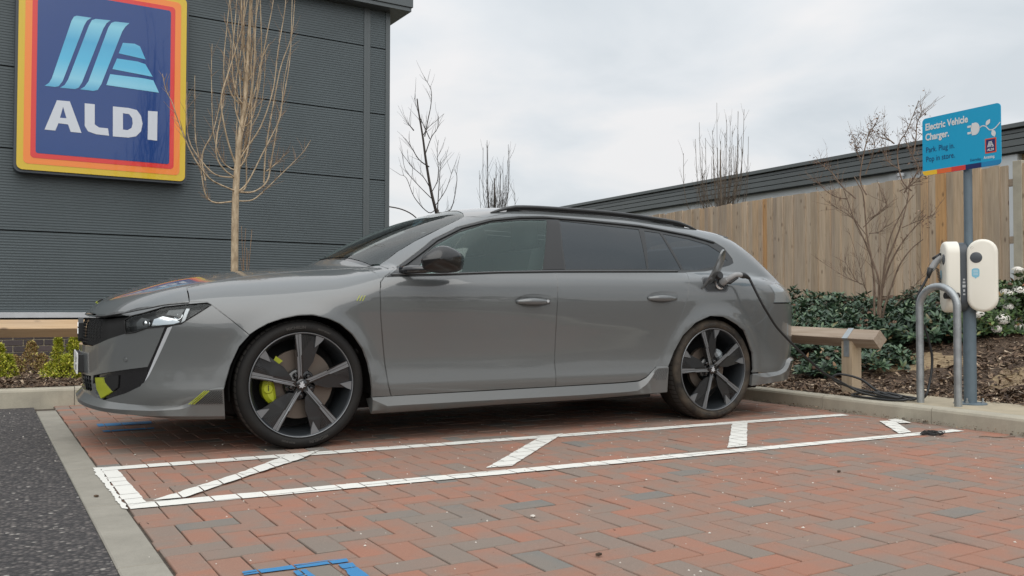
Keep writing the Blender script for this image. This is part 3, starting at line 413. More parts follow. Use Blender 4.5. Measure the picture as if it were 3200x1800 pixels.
def raycast(fn,o,d,s0,s1,n=160):
    """first crossing outside->inside along o+s*d, s from s0 to s1 (vectorised)"""
    o=np.atleast_2d(o); d=np.atleast_2d(d); N=max(len(o),len(d)); o=np.broadcast_to(o,(N,3)); d=np.broadcast_to(d,(N,3))
    lo=np.full(N,float(s0)); hi=np.full(N,np.nan); prev=np.full(N,float(s0)); found=np.zeros(N,bool)
    for s in np.linspace(s0,s1,n)[1:]:
        P=o+d*s; v=fn(P[:,0],P[:,1],P[:,2])<0
        new=v&~found; lo[new]=prev[new]; hi[new]=s; found|=new; prev[:]=s
    a=lo.copy(); b=np.where(found,hi,lo)
    for _ in range(22):
        m=(a+b)/2; P=o+d*m[:,None]; v=fn(P[:,0],P[:,1],P[:,2])<0
        b=np.where(v,m,b); a=np.where(v,a,m)
    return o+d*((a+b)/2)[:,None],found
def grad(fn,P,e=.004):
    g=np.stack([fn(P[:,0]+e,P[:,1],P[:,2])-fn(P[:,0]-e,P[:,1],P[:,2]),
                fn(P[:,0],P[:,1]+e,P[:,2])-fn(P[:,0],P[:,1]-e,P[:,2]),
                fn(P[:,0],P[:,1],P[:,2]+e)-fn(P[:,0],P[:,1],P[:,2]-e)],-1)
    return g/np.maximum(np.linalg.norm(g,axis=1,keepdims=True),1e-9)
YC=.905

# ------------------------------------------------------------------ ground
def rnd_attr(me,vals,name='rnd'):
    a=me.attributes.new(name,'FLOAT','FACE'); a.data.foreach_set('value',np.asarray(vals,dtype=np.float32))
def sheet(name,x0,x1,y0,y1,z,m,parent=None):
    return tag(obj(name,[(x0,y0,z),(x1,y0,z),(x1,y1,z),(x0,y1,z)],[(0,1,2,3)],m,parent),kind='structure')
sheet('ground',-400,400,-400,400,-.06,M['grass_far'])
A31=math.radians(3.15)
U_=np.array([math.cos(A31),math.sin(A31)]); V_=np.array([math.sin(A31),-math.cos(A31)])
def strip_x(y,right=True):   # edge of the concrete edging
    return -1.14+(2.766-y)*.0547+(0 if right else -.131)
# asphalt road: left of the edging up to the left kerb
tag(obj('asphalt_road',[(-60,-60,-.004),(strip_x(-60,False),-60,-.004),(strip_x(2.95,False),2.95,-.004),(-60,2.95,-.004)],[(0,1,2,3)],M['asphalt']),kind='structure')
pav=obj('parking_bay_paving',[(strip_x(-9)+.0,-9,-.008),(3.93,-9,-.008),(3.99,2.96,-.008),(strip_x(2.96),2.96,-.008)],[(0,1,2,3)],M['sand']); tag(pav,kind='structure')
# edging blocks
edg=obj('edging_strip',[(strip_x(-9,False),-9,-.02),(strip_x(-9),-9,-.02),(strip_x(2.95),2.95,-.02),(strip_x(2.95,False),2.95,-.02)],[(0,1,2,3)],M['sand']); tag(edg,kind='structure')
def edging():
    me=MB().box(.002,.129,0,.896,-.05,.001,.004); me=mesh('edging_block',me.V,me.F,M['edging'])
    y=-.095-.9*9
    while y<2.0:
        o=link('edging_block',me,edg); o.location=(strip_x(y,False),y,0); o.rotation_euler=(0,0,math.radians(3.13)); y+=.9
edging()
yk=2.6
# ------------------------------------------------------------------ pavers (90 degree herringbone)
def clip(poly,rect):
    """clip polygon by the convex polygon rect (ccw)"""
    out=list(poly)
    for i in range(len(rect)):
        a=rect[i]; b=rect[(i+1)%len(rect)]; inp=out; out=[]
        if not inp: break
        side=lambda p:(b[0]-a[0])*(p[1]-a[1])-(b[1]-a[1])*(p[0]-a[0])
        for j in range(len(inp)):
            p=inp[j]; q=inp[(j+1)%len(inp)]; sp,sq=side(p),side(q)
            if sp>=0: out.append(p)
            if (sp>=0)!=(sq>=0):
                k=sp/(sp-sq); out.append((p[0]+(q[0]-p[0])*k,p[1]+(q[1]-p[1])*k))
    return out
def camdist(x,y):
    dx,dy=x+1.199,y+4.655; D=dx*.4654+dy*.8850; L=dx*.885-dy*.4654
    vis=D>.3 and abs(L)/D<.60 and .734/D<.345
    return D,vis
O2=np.array([-.51,-1.309])-U_*.1
pavers=[]
for i in range(-70,90):
    for j in range(-45,45):
        o=O2+U_*(.1*i-.1*j)+V_*(.1*i+.3*j)
        for kind in (0,1):
            if kind==0: uv=(0,.1,0,.2)
            else: uv=(-.1,.1,.2,.3)
            g=.0022
            c=[o+U_*u+V_*v for u,v in ((uv[0]+g,uv[2]+g),(uv[1]-g,uv[2]+g),(uv[1]-g,uv[3]-g),(uv[0]+g,uv[3]-g))]
            cen=sum(c)/4
            if cen[0]<-1.4 or cen[0]>4.1 or cen[1]<-6.4 or cen[1]>3.05: continue
            c=[tuple(q) for q in c][::-1]
            # boundary clip by edging, kerbs
            lim=[(strip_x(-7)+.003,-7),(3.915,-7),(3.955,2.94),(strip_x(2.94)+.003,2.94)]
            cc=clip(c,lim)
            if len(cc)<3: continue
            ar=abs(sum(cc[k][0]*cc[(k+1)%len(cc)][1]-cc[(k+1)%len(cc)][0]*cc[k][1] for k in range(len(cc)))/2)
            if ar<.0008: continue
            whole=ar>.0183
            D,vis=camdist(cen[0],cen[1])
            pavers.append((D if vis else 99+D,kind,tuple(cen),cc,whole))
pavers.sort(key=lambda q:q[0])
def paver_mesh(cc,dz=0,tilt=(0,0)):
    n=len(cc); cx=sum(p[0] for p in cc)/n; cy=sum(p[1] for p in cc)/n; ch=.0035; V=[];F=[]
    for (z,ins) in ((-.03,0),(-ch*.8,0),(0,ch)):
        for p in cc:
            dx,dy=cx-p[0],cy-p[1]; L=math.hypot(dx,dy); V.append((p[0]+dx/L*ins*1.3,p[1]+dy/L*ins*1.3,z+dz+tilt[0]*(p[0]-cx)+tilt[1]*(p[1]-cy)))
    for k in range(2):
        for a in range(n): F.append((k*n+a,k*n+(a+1)%n,(k+1)*n+(a+1)%n,(k+1)*n+a))
    F.append(tuple(range(2*n,3*n))); return V,F
base_me=[None,None]
for kind in (0,1):
    q=[p for p in pavers if p[1]==kind and p[4]][0]
    cc=[(p[0]-q[2][0],p[1]-q[2][1]) for p in q[3]]; V,F=paver_mesh(cc); base_me[kind]=mesh('paver',V,F,M['paver'])
cnt=0; SV=[];SF=[];SR=[]; ptop={}
for idx,(D,kind,cen,cc,whole) in enumerate(pavers):
    dz=rng.normal(0,.0009); tx,ty=rng.normal(0,.0035,2)
    if cnt<300 and D<99 and whole:
        o=link('paver',base_me[kind],pav); o.location=(cen[0],cen[1],dz); o.rotation_euler=(ty,tx,rng.normal(0,.004)); cnt+=1
    else:
        V,F=paver_mesh(cc,dz,(tx,ty)); b=len(SV); SV+=V; SF+=[tuple(i+b for i in f) for f in F]; SR+=[rng.random()]*len(F)
me=mesh('paver',SV,SF,M['paver_s']); rnd_attr(me,SR); o=link('paver',me,pav); tag(o,kind='stuff')
# ------------------------------------------------------------------ painted markings, clipped per paver so that the joints show
def ccw(p):
    a=sum(p[k][0]*p[(k+1)%len(p)][1]-p[(k+1)%len(p)][0]*p[k][1] for k in range(len(p)))
    return p if a>0 else p[::-1]
def rough(p,amp=.002,step=.025):
    out=[]
    for k in range(len(p)):
        a=np.array(p[k]);b=np.array(p[(k+1)%len(p)]); L=np.linalg.norm(b-a); n=max(1,int(L/step)); d=(b-a)/max(L,1e-6); nn=np.array([-d[1],d[0]])
        for j in range(n): out.append(tuple(a+d*L*j/n+nn*rng.normal(0,amp)*(1 if j else 0)))
    return out
def marking(name,polys,m,z=.0035):
    mb=MB()
    for li,p in enumerate(polys):
        p=rough(ccw(list(p)),.0016,.03); xs=[q[0] for q in p]; ys=[q[1] for q in p]
        for (D,kind,cen,cc,whole) in pavers:
            if not(min(xs)-.15<cen[0]<max(xs)+.15 and min(ys)-.15<cen[1]<max(ys)+.15): continue
            k=.993; r=[(cen[0]+(q[0]-cen[0])*k,cen[1]+(q[1]-cen[1])*k) for q in cc]
            c=clip(p,ccw(r))
            if len(c)>2: mb.add([(x,y,z+li*.0006) for x,y in c],[tuple(range(len(c)))])
    return tag(mb.build(name,m),kind='structure')
marking('white_bay_marking',[B2[k] for k in ('A','B','E','D2','D3','D4','D5')]+[B2['D1a'],B2['D1b']],M['paint'])
mb=MB().add([(x,y,.0045) for x,y in rough(ccw(B2['E2']),.003)],[]); mb.F=[tuple(range(len(mb.V)))]
tag(mb.build('white_overpaint',M['paint']),kind='structure')
marking('blue_symbol_marking',[B2['b1'],B2['b2'],B2['b3']],M['blue'])
marking('blue_symbol_marking',[B2['c1'],B2['c2']],M['blue'])
# ------------------------------------------------------------------ kerbs
def kerb_prof(h): return [(0,-.1),(0,h-.022),(.006,h-.008),(.02,h),(.125,h),(.125,-.1)]
def kerb_block(L,h):
    P=kerb_prof(h); mb=MB(); n=len(P); V=[(a,y,z) for y in (.002,L-.002) for a,z in P]; F=[(i,(i+1)%n,(i+1)%n+n,i+n) for i in range(n)]+[tuple(range(n-1,-1,-1)),tuple(range(n,2*n))]
    return mesh('kerb_block',V,F,M['kerb'])
kr=tag(empty('kerb',(3.905,0,0)),kind='structure'); kr.rotation_euler=(0,0,math.radians(-.9)); kbm=kerb_block(.926,.108)
for k in range(-9,10):
    o=link('kerb_block',kbm,kr); o.location=(.002*math.sin(k*3.1),.101+.926*k,rng.normal(0,.0015))
kl=tag(empty('kerb',(0,2.94,0)),kind='structure'); kl.rotation_euler=(0,0,math.radians(90)); kbl=kerb_block(.914,.138)
for k in range(-5,8):
    o=link('kerb_block',kbl,kl); o.location=(0,1.035+.914*k-.03,rng.normal(0,.001))
    # local y -> world -x
# ------------------------------------------------------------------ planting beds
def bank_z(x,y):
    z=.095+np.clip((x-4.72)/3.4,0,1)*.80+.0*y
    far=np.clip((x-8.3)/1,0,1); z=z-.0*far
    return z+.018*np.sin(x*5.1+y*3.3)*np.sin(y*4.3-x*2.)*np.clip((x-4.2)*2,0,1)
def grid_sheet(name,xs,ys,fn,m,kind='structure'):
    X,Y=np.meshgrid(xs,ys,indexing='ij'); Z=fn(X,Y); nx,ny=len(xs),len(ys)
    V=np.stack([X,Y,Z],-1).reshape(-1,3); F=[(i*ny+j,(i+1)*ny+j,(i+1)*ny+j+1,i*ny+j+1) for i in range(nx-1) for j in range(ny-1)]
    return tag(obj(name,V,F,m,None,True),kind=kind)
grid_sheet('planting_bank',np.linspace(4.02,9.6,70),np.linspace(-9,12.5,160),lambda x,y:bank_z(x,y),M['soil'])
def left_bed(x,y): return .125-.02*np.clip((y-3.1)/4,0,1)+.012*np.sin(x*6+y*4)*np.sin(y*5)
grid_sheet('planting_bed',np.linspace(-9,4.05,110),np.linspace(3.05,7.9,50),left_bed,M['soil'])
tag(MB().box(4.035,4.62,-1.75,-.02,-.05,.1045,.006).build('concrete_slab',M['slab']),kind='structure')
def chips(name,n,fx,zf,smin=.012,smax=.055):
    P=fx(n); th=rng.uniform(0,6.28,n); L=rng.uniform(smin,smax,n)*(.5+rng.random(n)); Wd=L*rng.uniform(.12,.45,n); tl=rng.normal(0,.28,(n,2))
    d=np.stack([np.cos(th),np.sin(th)],1); w=np.stack([-np.sin(th),np.cos(th)],1); z=zf(P[:,0],P[:,1])+.004+rng.random(n)*.022
    V=np.zeros((n,4,3)); k=0
    for a,b in ((-.5,-.5),(.5,-.35),(.45,.5),(-.5,.4)):
        V[:,k,:2]=P+d*(a*L)[:,None]+w*(b*Wd)[:,None]; V[:,k,2]=z+tl[:,0]*a*L+tl[:,1]*b*Wd+.003*(k%2); k+=1
    me=bpy.data.meshes.new(name); me.vertices.add(4*n); me.vertices.foreach_set('co',V.reshape(-1))
    me.loops.add(4*n); me.loops.foreach_set('vertex_index',np.arange(4*n,dtype=np.int32)); me.polygons.add(n); me.polygons.foreach_set('loop_start',np.arange(0,4*n,4,dtype=np.int32))
    me.update(); me.validate(); me.materials.append(M['chip']); rnd_attr(me,np.clip(rng.beta(1.6,1.9,n),0,1))
    return tag(link(name,me),kind='stuff')
def fx_right(n):
    x=4.03+(rng.random(n)**1.5)*4.4; y=-2.6+rng.random(n)*9.5
    keep=~((x<4.63)&(y>-1.76)&(y<-.0)); hit_=np.zeros(n,bool)
    for a,b,c,d in ((5.55,.55,.42,.50),(5.35,-.55,.40,.35)): hit_|=(((x-a)/c)**2+((y-b)/d)**2<.95*rng.random(n)**.35)&(rng.random(n)<.86)
    keep&=~hit_; x=np.where(keep,x,np.where(hit_,4.7+rng.random(n)*.25,4.66+rng.random(n)*1.6)); y=np.where(hit_&(y>.2),y-1.2,y); return np.stack([x,y],1)
tan=m_ground('bare_soil',[(.3,(.16,.11,.06)),(.5,(.27,.195,.11)),(.7,(.36,.27,.16))],28,.8,70)
for (cx_,cy_,rx_,ry_) in ((5.55,.55,.42,.50),(5.35,-.55,.40,.35)):
    V=[(cx_,cy_,float(bank_z(cx_,cy_))+.006)]; n_=26
    for rr_ in (.5,1.):
        for k in range(n_): a=2*math.pi*k/n_; q=rr_*(1+.18*math.sin(3*a+cx_)+.10*math.sin(7*a)); x=cx_+rx_*q*math.cos(a); y=cy_+ry_*q*math.sin(a); V.append((x,y,float(bank_z(x,y))+.006-.012*(rr_-.5)*2*1))
    F=[(0,1+k,1+(k+1)%n_) for k in range(n_)]+[(1+k,1+n_+k,1+n_+(k+1)%n_,1+(k+1)%n_) for k in range(n_)]
    tag(obj('bare_soil_patch',V,F,tan,None,True),kind='structure')
BARE=((5.55,.55,.42,.50),(5.35,-.55,.40,.35))
chips('bark_mulch',56000,fx_right,bank_z)
chips('bark_mulch',20000,lambda n:np.stack([rng.uniform(-2.8,1.2,n),3.07+4.6*rng.random(n)**1.3],1),left_bed)
def fx_slab(n): 
    return np.stack([4.62-abs(rng.normal(0,.07,n)),rng.uniform(-1.75,-.02,n)],1)
chips('bark_mulch',260,fx_slab,lambda x,y:.103+0*x,.008,.03)
chips('kerb_foot_litter',900,lambda n:np.stack([3.90-abs(rng.normal(0,.022,n)),rng.uniform(-3.2,2.5,n)],1),lambda x,y:-.002+0*x,.004,.018)
chips('loose_grit',340,lambda n:np.stack([rng.uniform(-.9,3.85,n),rng.uniform(-3.6,2.6,n)],1),lambda x,y:-.002+0*x,.003,.009)
# white grit: small stones on paving and road
def grit(n,x0,x1,y0,y1,z,name='loose_grit',s=(.002,.0055)):
    mb=MB()
    for i in range(n):
        x,y=rng.uniform(x0,x1),rng.uniform(y0,y1); r=rng.uniform(*s)
        P=[(x+r*math.cos(a+rng.random())*rng.uniform(.6,1.2),y+r*math.sin(a)*rng.uniform(.6,1.2),z) for a in (0,1.57,3.14,4.71)]
        mb.add(P+[(x,y,z+r*.9)],[(0,1,4),(1,2,4),(2,3,4),(3,0,4)])
    return tag(mb.build(name,M['grit']),kind='stuff')
M['grit']=mat('pale_grit',(.60,.56,.50),.8)
grit(420,-1.0,3.85,-3.4,.9,.001); grit(110,-3,-1.15,-2.5,2.8,-.003,s=(.002,.006))
# ------------------------------------------------------------------ left building (supermarket)
WA=math.radians(4.5); bl=empty('supermarket_building',(-1.2546,7.7738,0),WA)
tag(bl,'dark grey ribbed metal clad store wall on a low brick plinth','building')
def clad(s0,s1,z0,z1,nr):
    V=[];F=[]; n=nr*4; P=[]; h=(z1-z0)/nr
    for k in range(nr):
        z=z0+k*h; P+=[(z,0),(z+h*.30,0),(z+h*.45,.0045),(z+h*.85,.0045)]
    P.append((z1,0)); P=[(z0,.045)]+P+[(z1,.045)]
    for s in (s0,s1): V+=[(s,y,z) for z,y in P]
    m=len(P); F=[(i,i+m,i+m+1,i+1) for i in range(m-1)]
    return V,F
for k in range(6):
    z0=.705+1.007*k; z1=z0+1.007-.014
    for s0,s1 in ((-7.0,4.243),(4.352,4.60)):
        V,F=clad(s0,s1,z0,min(z1,6.4),29); o=obj('cladding_panel',V,F,M['clad'],bl)
MB().box(-7,4.66,.05,.3,-.1,6.4).build('wall_core',M['black'],bl)
mb=MB().box(4.246,4.349,-.008,.05,.70,6.4,.002); mb.box(4.292,4.300,-.0095,.05,.70,6.4); mb.build('joint_trim',M['clad_trim'],bl)
MB().box(4.60,4.672,-.012,.30,.70,6.4,.003).build('corner_trim',M['clad_trim'],bl)
MB().box(4.30,4.655,.30,12,-.1,6.4).build('side_wall',M['clad'],bl)
mb=MB().box(-7,4.672,-.05,.06,.632,.700,.003); mb.build('base_flashing',M['white_metal'],bl)
MB().box(-7,4.66,.0,.06,.595,.632).build('base_gap',M['black'],bl)
# roof overhang
MB().box(-7,4.93,-.22,12,5.30,5.36,.004).build('soffit',M['clad_trim'],bl); MB().box(-7,4.95,-.24,12,5.362,5.95,.004).build('roof_fascia',M['clad_trim'],bl)
MB().box(-7,4.6,.035,.3,-.1,.596).build('mortar_joint',M['mortar'],bl)
bme=mesh('brick',*(lambda b:(b.V,b.F))(MB().box(0,.2155,0,.05,0,.0665,.003)),M['brick'])
for c in range(8):
    z=.5225-.0765*c; off=(.1125 if c%2 else 0)
    for k in range(-14,14):
        s=-.305+.2255*k+off+rng.normal(0,.0008)
        if s<-2.6 or s>2.2: continue
        o=link('brick',bme,bl); o.location=(s,.022+rng.normal(0,.0012),z)
MB().box(2.4,4.66,.02,.3,-.1,.596).build('plinth_end',M['brick'],bl)
# ------------------------------------------------------------------ illuminated style store sign on the wall (local s,z plane)
sg=empty('store_sign',(-1.2546,7.7738,0),WA); tag(sg,'big square yellow, orange, red and blue store sign reading ALDI on the grey wall','sign')
def rr(s0,s1,z0,z1,r,y0,y1,name,m,ch=.0):
    P=[((s0+s1)/2+a,(z0+z1)/2+b) for a,b in rrect(s1-s0,z1-z0,r,8)]
    mb=MB(); mb.prism(P,lambda a,b:(a,y1,b),lambda a,b:(a,y0,b)); return mb.build(name,m,sg,fix=True)
rr(-.345,1.672,2.405,4.915,.085,-.165,-.01,'casing',M['slate'])
rr(-.315,1.642,2.437,4.885,.070,-.185,-.15,'yellow_border',M['s_yellow'])
rr(-.243,1.570,2.512,4.812,.055,-.188,-.15,'orange_border',M['s_orange'])
rr(-.168,1.495,2.588,4.738,.045,-.191,-.15,'red_border',M['s_red'])
rr(-.112,1.440,2.648,4.682,.030,-.194,-.15,'blue_panel',M['s_navy'])
def par(q): # measured on the wall plane; the face stands .195 proud, so shift towards the eye
    s,z=q; x=-1.2546+math.cos(WA)*s; y=7.7738+math.sin(WA)*s
    E=np.array([-1.1994,-4.6546,.7343]); P=np.array([x,y,z]); d=P-E; n=np.array([-math.sin(WA),math.cos(WA),0]); k=-.196/np.dot(d/np.linalg.norm(d),n)
    P=P+d/np.linalg.norm(d)*k; r=P-np.array([-1.2546,7.7738,0]); return (r[0]*math.cos(WA)+r[1]*math.sin(WA),P[2])
def flat(name,poly,m,hole=None,y=-.1975):
    poly=[par(q) for q in poly]
    loops=[[Vector((a,b,0)) for a,b in poly]]
    if hole: loops.append([Vector((a,b,0)) for a,b in [par(q) for q in hole]])
    T=geometry.tessellate_polygon(loops); A=[v for l in loops for v in l]
    V=[(v.x,y,v.y) for v in A]; mb=MB().add(V,[tuple(t) for t in T]); o=mb.build(name,m,sg); return o
for k in ('s1','s2','s3','r1','r2','r3'): flat('logo_band',B2['logo_'+k],M['s_logo'])
flat('letter',B2['logo_A'],M['s_white'],B2['logo_Ah']); flat('letter',B2['logo_L'],M['s_white']); flat('letter',B2['logo_Dd'],M['s_white'],B2['logo_Dh']); flat('letter',B2['logo_I'],M['s_white'])
# ------------------------------------------------------------------ right building
rb=empty('long_low_building',(14,8,0),math.radians(2.3)); tag(rb,'long low building with grey banded roof fascia behind the timber fence','building')
def lay(name,x0,z0,z1,m,y0=-14,y1=26,ch=.004): return MB().box(x0,x0+.5,y0,y1,z0,z1,ch).build(name,m,rb)
lay('roof_cap',-.06,4.02,4.10,M['fascia']); lay('fascia_joint',.03,3.995,4.02,M['fascia_dark'])
for k,(a,b) in enumerate(((3.93,3.994),(3.825,3.915),(3.70,3.81),(3.585,3.685))):
    lay('fascia_board',-.02 if k else .0,a,b,M['fascia'])
lay('fascia_joint',.03,3.56,4.0,M['fascia_dark'],ch=0)
MB().box(.12,3.0,-.2,26,0,3.6).build('pale_wall_panel',M['render'],rb); MB().box(.10,3.0,-2.52,-.215,0,3.6).build('pale_wall_panel',M['render'],rb)
MB().box(.2,3.0,-14,-2.9,0,3.6).build('buff_brick_wall',M['beige'],rb); MB().box(.05,.5,-2.9,-2.53,0,3.6).build('pilaster',M['render'],rb)
MB().tube([(.02,-.55,3.50),(.02,-.55,1)],.05,12).tube([(.02,-.55,3.52),(.02,-.55,3.46)],.075,12).build('downpipe',M['white_metal'],rb,True,40)
MB().box(.5,14,-14,26,3.9,4.05).build('roof',M['fascia_dark'],rb)
# ------------------------------------------------------------------ fence
fe=empty('timber_fence',(8.4,2.2,0),math.radians(2.862)); tag(fe,'tall weathered vertical board timber fence along the top of the bank','fence')
bm_=[]
for v in range(6):
    w=.105; th=.024; y0=0
    V=[];F=[]
    P=[(0,0),(0,w+.012),(th*.45,w+.012),(th,0)]  # feather edge section (x depth, y along)
    P=[(-th,0),(-th*.45,w+.014),(0,w+.014),(0,0)]
    top=1.85+rng.normal(0,.006)
    V=[(x,y,z) for z in (0,top) for x,y in P]; F=[(0,1,5,4),(1,2,6,5),(2,3,7,6),(3,0,4,7),(3,2,1,0),(4,5,6,7)]
    bm_.append(mesh('fence_board',V,F,M['fence']))
y=-1.05
while y<10.6:
    if not(-.80<y<-.70):
        o=link('fence_board',bm_[int(rng.integers(6))],fe); o.location=(rng.normal(0,.003)-.013*(int(y/.105)%2),y,.545+rng.normal(0,.004)); o.rotation_euler=(0,0,0); o.scale=(1,rng.uniform(.78,1.15),1); dy=.105*o.scale[1]
        if rng.random()<.5: pass
    else: dy=.105
    y+=dy
y=-6.5
while y<-1.05:
    o=link('fence_board',bm_[int(rng.integers(6))],fe); o.location=(.0,y,.545); y+=.105
MB().box(-.035,.06,-.80,-.70,.4,2.425,.004).build('concrete_post',M['kerb'],fe)
for yy in (-4,2.2,5.2,8.2): MB().box(.03,.13,yy,yy+.1,.4,2.3).build('fence_post',M['postw'],fe)
for zz in (.8,1.5,2.15): MB().box(.001,.04,-6.5,10.7,zz,zz+.08).build('fence_rail',M['beamY'],fe)
# ------------------------------------------------------------------ knee rails
def knee(name,label,axis,loc,L0,L1,dz,posts,m,tilt=0):
    t=empty(name,loc); tag(t,label,'knee rail',group='timber knee rails at the edges of the beds')
    s=.0505; r=.005; P=[]
    D=.1414/2
    for k in range(4):
        a=math.radians(90*k); c=(math.cos(a)*(D-r*1.2),math.sin(a)*(D-r*1.2))
        for da in (-45,0,45): P.append((c[0]+r*math.cos(a+math.radians(da)),c[1]+r*math.sin(a+math.radians(da))))
    mb=MB()
    if axis=='y': mb.prism(P,lambda a,b:(a,L0,dz+b+L0*tilt),lambda a,b:(a,L1,dz+b+L1*tilt))
    else: mb.prism(P,lambda a,b:(L0,a,dz+b+L0*tilt),lambda a,b:(L1,a,dz+b+L1*tilt))
    mb.build('rail_beam',m,t,fix=True)
    for p in posts:
        a=.05
        # post with V notch
        z=dz+p*tilt
        mb=MB()
        def pz(u): return z-D+abs(u)*1.0+.0
        if axis=='y':
            prof=[(-a,-.2),(a,-.2),(a,z-D+a-.002),(0,z-D-.002),(-a,z-D+a-.002)]
            mb.prism(prof,lambda u,w:(u,p-a,w),lambda u,w:(u,p+a,w))
        else:
            prof=[(-a,-.2),(a,-.2),(a,z-D+a-.002),(0,z-D-.002),(-a,z-D+a-.002)]
            mb.prism(prof,lambda u,w:(p-a,u,w),lambda u,w:(p+a,u,w))
        mb.build('rail_post',M['postw'],t,fix=True)
        o_=.0025; S=[(-a-o_,z-D+a-.12),(-a-o_,z-D+a+.002-.0),(-D-o_*1.6,z),(0,z+D+o_*1.6),(D+o_*1.6,z),(a+o_,z-D+a),(a+o_,z-D+a-.12)]
        sw=.026; mb=MB(); V=[];F=[]
        for u,w in S:
            for q in (-sw,sw): V.append((u,p+q,w) if axis=='y' else (p+q,u,w))
        F=[(2*i,2*i+1,2*i+3,2*i+2) for i in range(len(S)-1)]
        mb.add(V,F); so_=mb.build('steel_strap',M['galvd'],t); md=so_.modifiers.new('s','SOLIDIFY'); md.thickness=.0025; md.offset=0
    return t
knee('knee_rail','grey wooden knee rail ending beside the charging post, behind the right kerb','y',(4.25,0,0),-.135,6.5,.525,[.13,2.3,4.5],M['beamY'],.018)
knee('knee_rail','pale wooden knee rail behind the left kerb in front of the brick plinth','x',(0,3.25,0),-6.5,3.4,.585,[-3.9,-.2,2.6],M['beamX'],.0)
# far treeline around the site, seen mostly in reflections
def treeline():
    mb=MB(); V=[];F=[];R=[]
    for i in range(5200):
        a=rng.uniform(math.radians(150),math.radians(330)); r=rng.uniform(48,60); h=(3.0+1.6*math.sin(a*9)+1.2*math.sin(a*23+1))*rng.random()**.6+.2
        c=np.array([r*math.cos(a),r*math.sin(a),h]); s=rng.uniform(.35,.9)
        d=rng.normal(size=(3,3)); b=len(V)
        for k in range(3): V.append(c+d[k]*s*.6)
        F.append((b,b+1,b+2))
    me=mesh('far_woodland',V,F,M['far_leaf']); rnd_attr(me,rng.random(len(F))); tag(link('far_woodland',me),kind='stuff')
treeline()

# ------------------------------------------------------------------ car body surface (implicit) and panels cut out of it
def pip(P,poly):
    x=P[:,0];y=P[:,1]; ins=np.zeros(len(P),bool); n=len(poly)
    for i in range(n):
        x1,y1=poly[i];x2,y2=poly[(i+1)%n]
        c=((y1>y)!=(y2>y))
        with np.errstate(divide='ignore',invalid='ignore'): xi=(x2-x1)*(y-y1)/(y2-y1+1e-12)+x1
        ins^=c&(x<xi)
    return ins
AXF,AXR,KU=-.10,3.0,.9
def surf(dom,Q,fn):
    a=Q[:,0];b=Q[:,1]; n=len(Q); z=np.zeros(n)
    if dom=='S': o=np.stack([a,z+1.25,b],1); d=np.stack([z,z-1,z],1); P,ok=raycast(fn,o,d,0,1.3,66)
    elif dom=='T': o=np.stack([a,b,z+1.8],1); d=np.stack([z,z,z-1],1); P,ok=raycast(fn,o,d,0,1.4,90)
    elif dom=='F': o=np.stack([z+AXF,z,b],1); d=np.stack([-np.cos(a/KU),np.sin(a/KU),z],1); P,ok=raycast(fn,o+d*1.4,-d,0,1.35,80)
    elif dom=='R': o=np.stack([z+AXR,z,b],1); d=np.stack([np.cos(a/KU),np.sin(a/KU),z],1); P,ok=raycast(fn,o+d*1.5,-d,0,1.45,80)
    return P,ok
CAR=empty('parked_car',(1.4,YC,0)); tag(CAR,'dark grey estate car charging in the bay, black wheels, lime calipers, charge flap open','car')
def toworld(P): return np.stack([P[:,0]-1.4,-P[:,1],P[:,2]],1)
def dens(poly,step):
    out=[]
    for i in range(len(poly)):
        a=np.array(poly[i],float);b=np.array(poly[(i+1)%len(poly)],float); n=max(1,int(np.ceil(np.linalg.norm(b-a)/step)))
        for k in range(n): out.append(a+(b-a)*k/n)
    return np.array(out)
def roundc(poly,it=1):
    for _ in range(it):
        o=[]
        for i in range(len(poly)):
            a=np.array(poly[i],float);b=np.array(poly[(i+1)%len(poly)],float); o+=[a*.8+b*.2,a*.2+b*.8]
        poly=o
    return poly
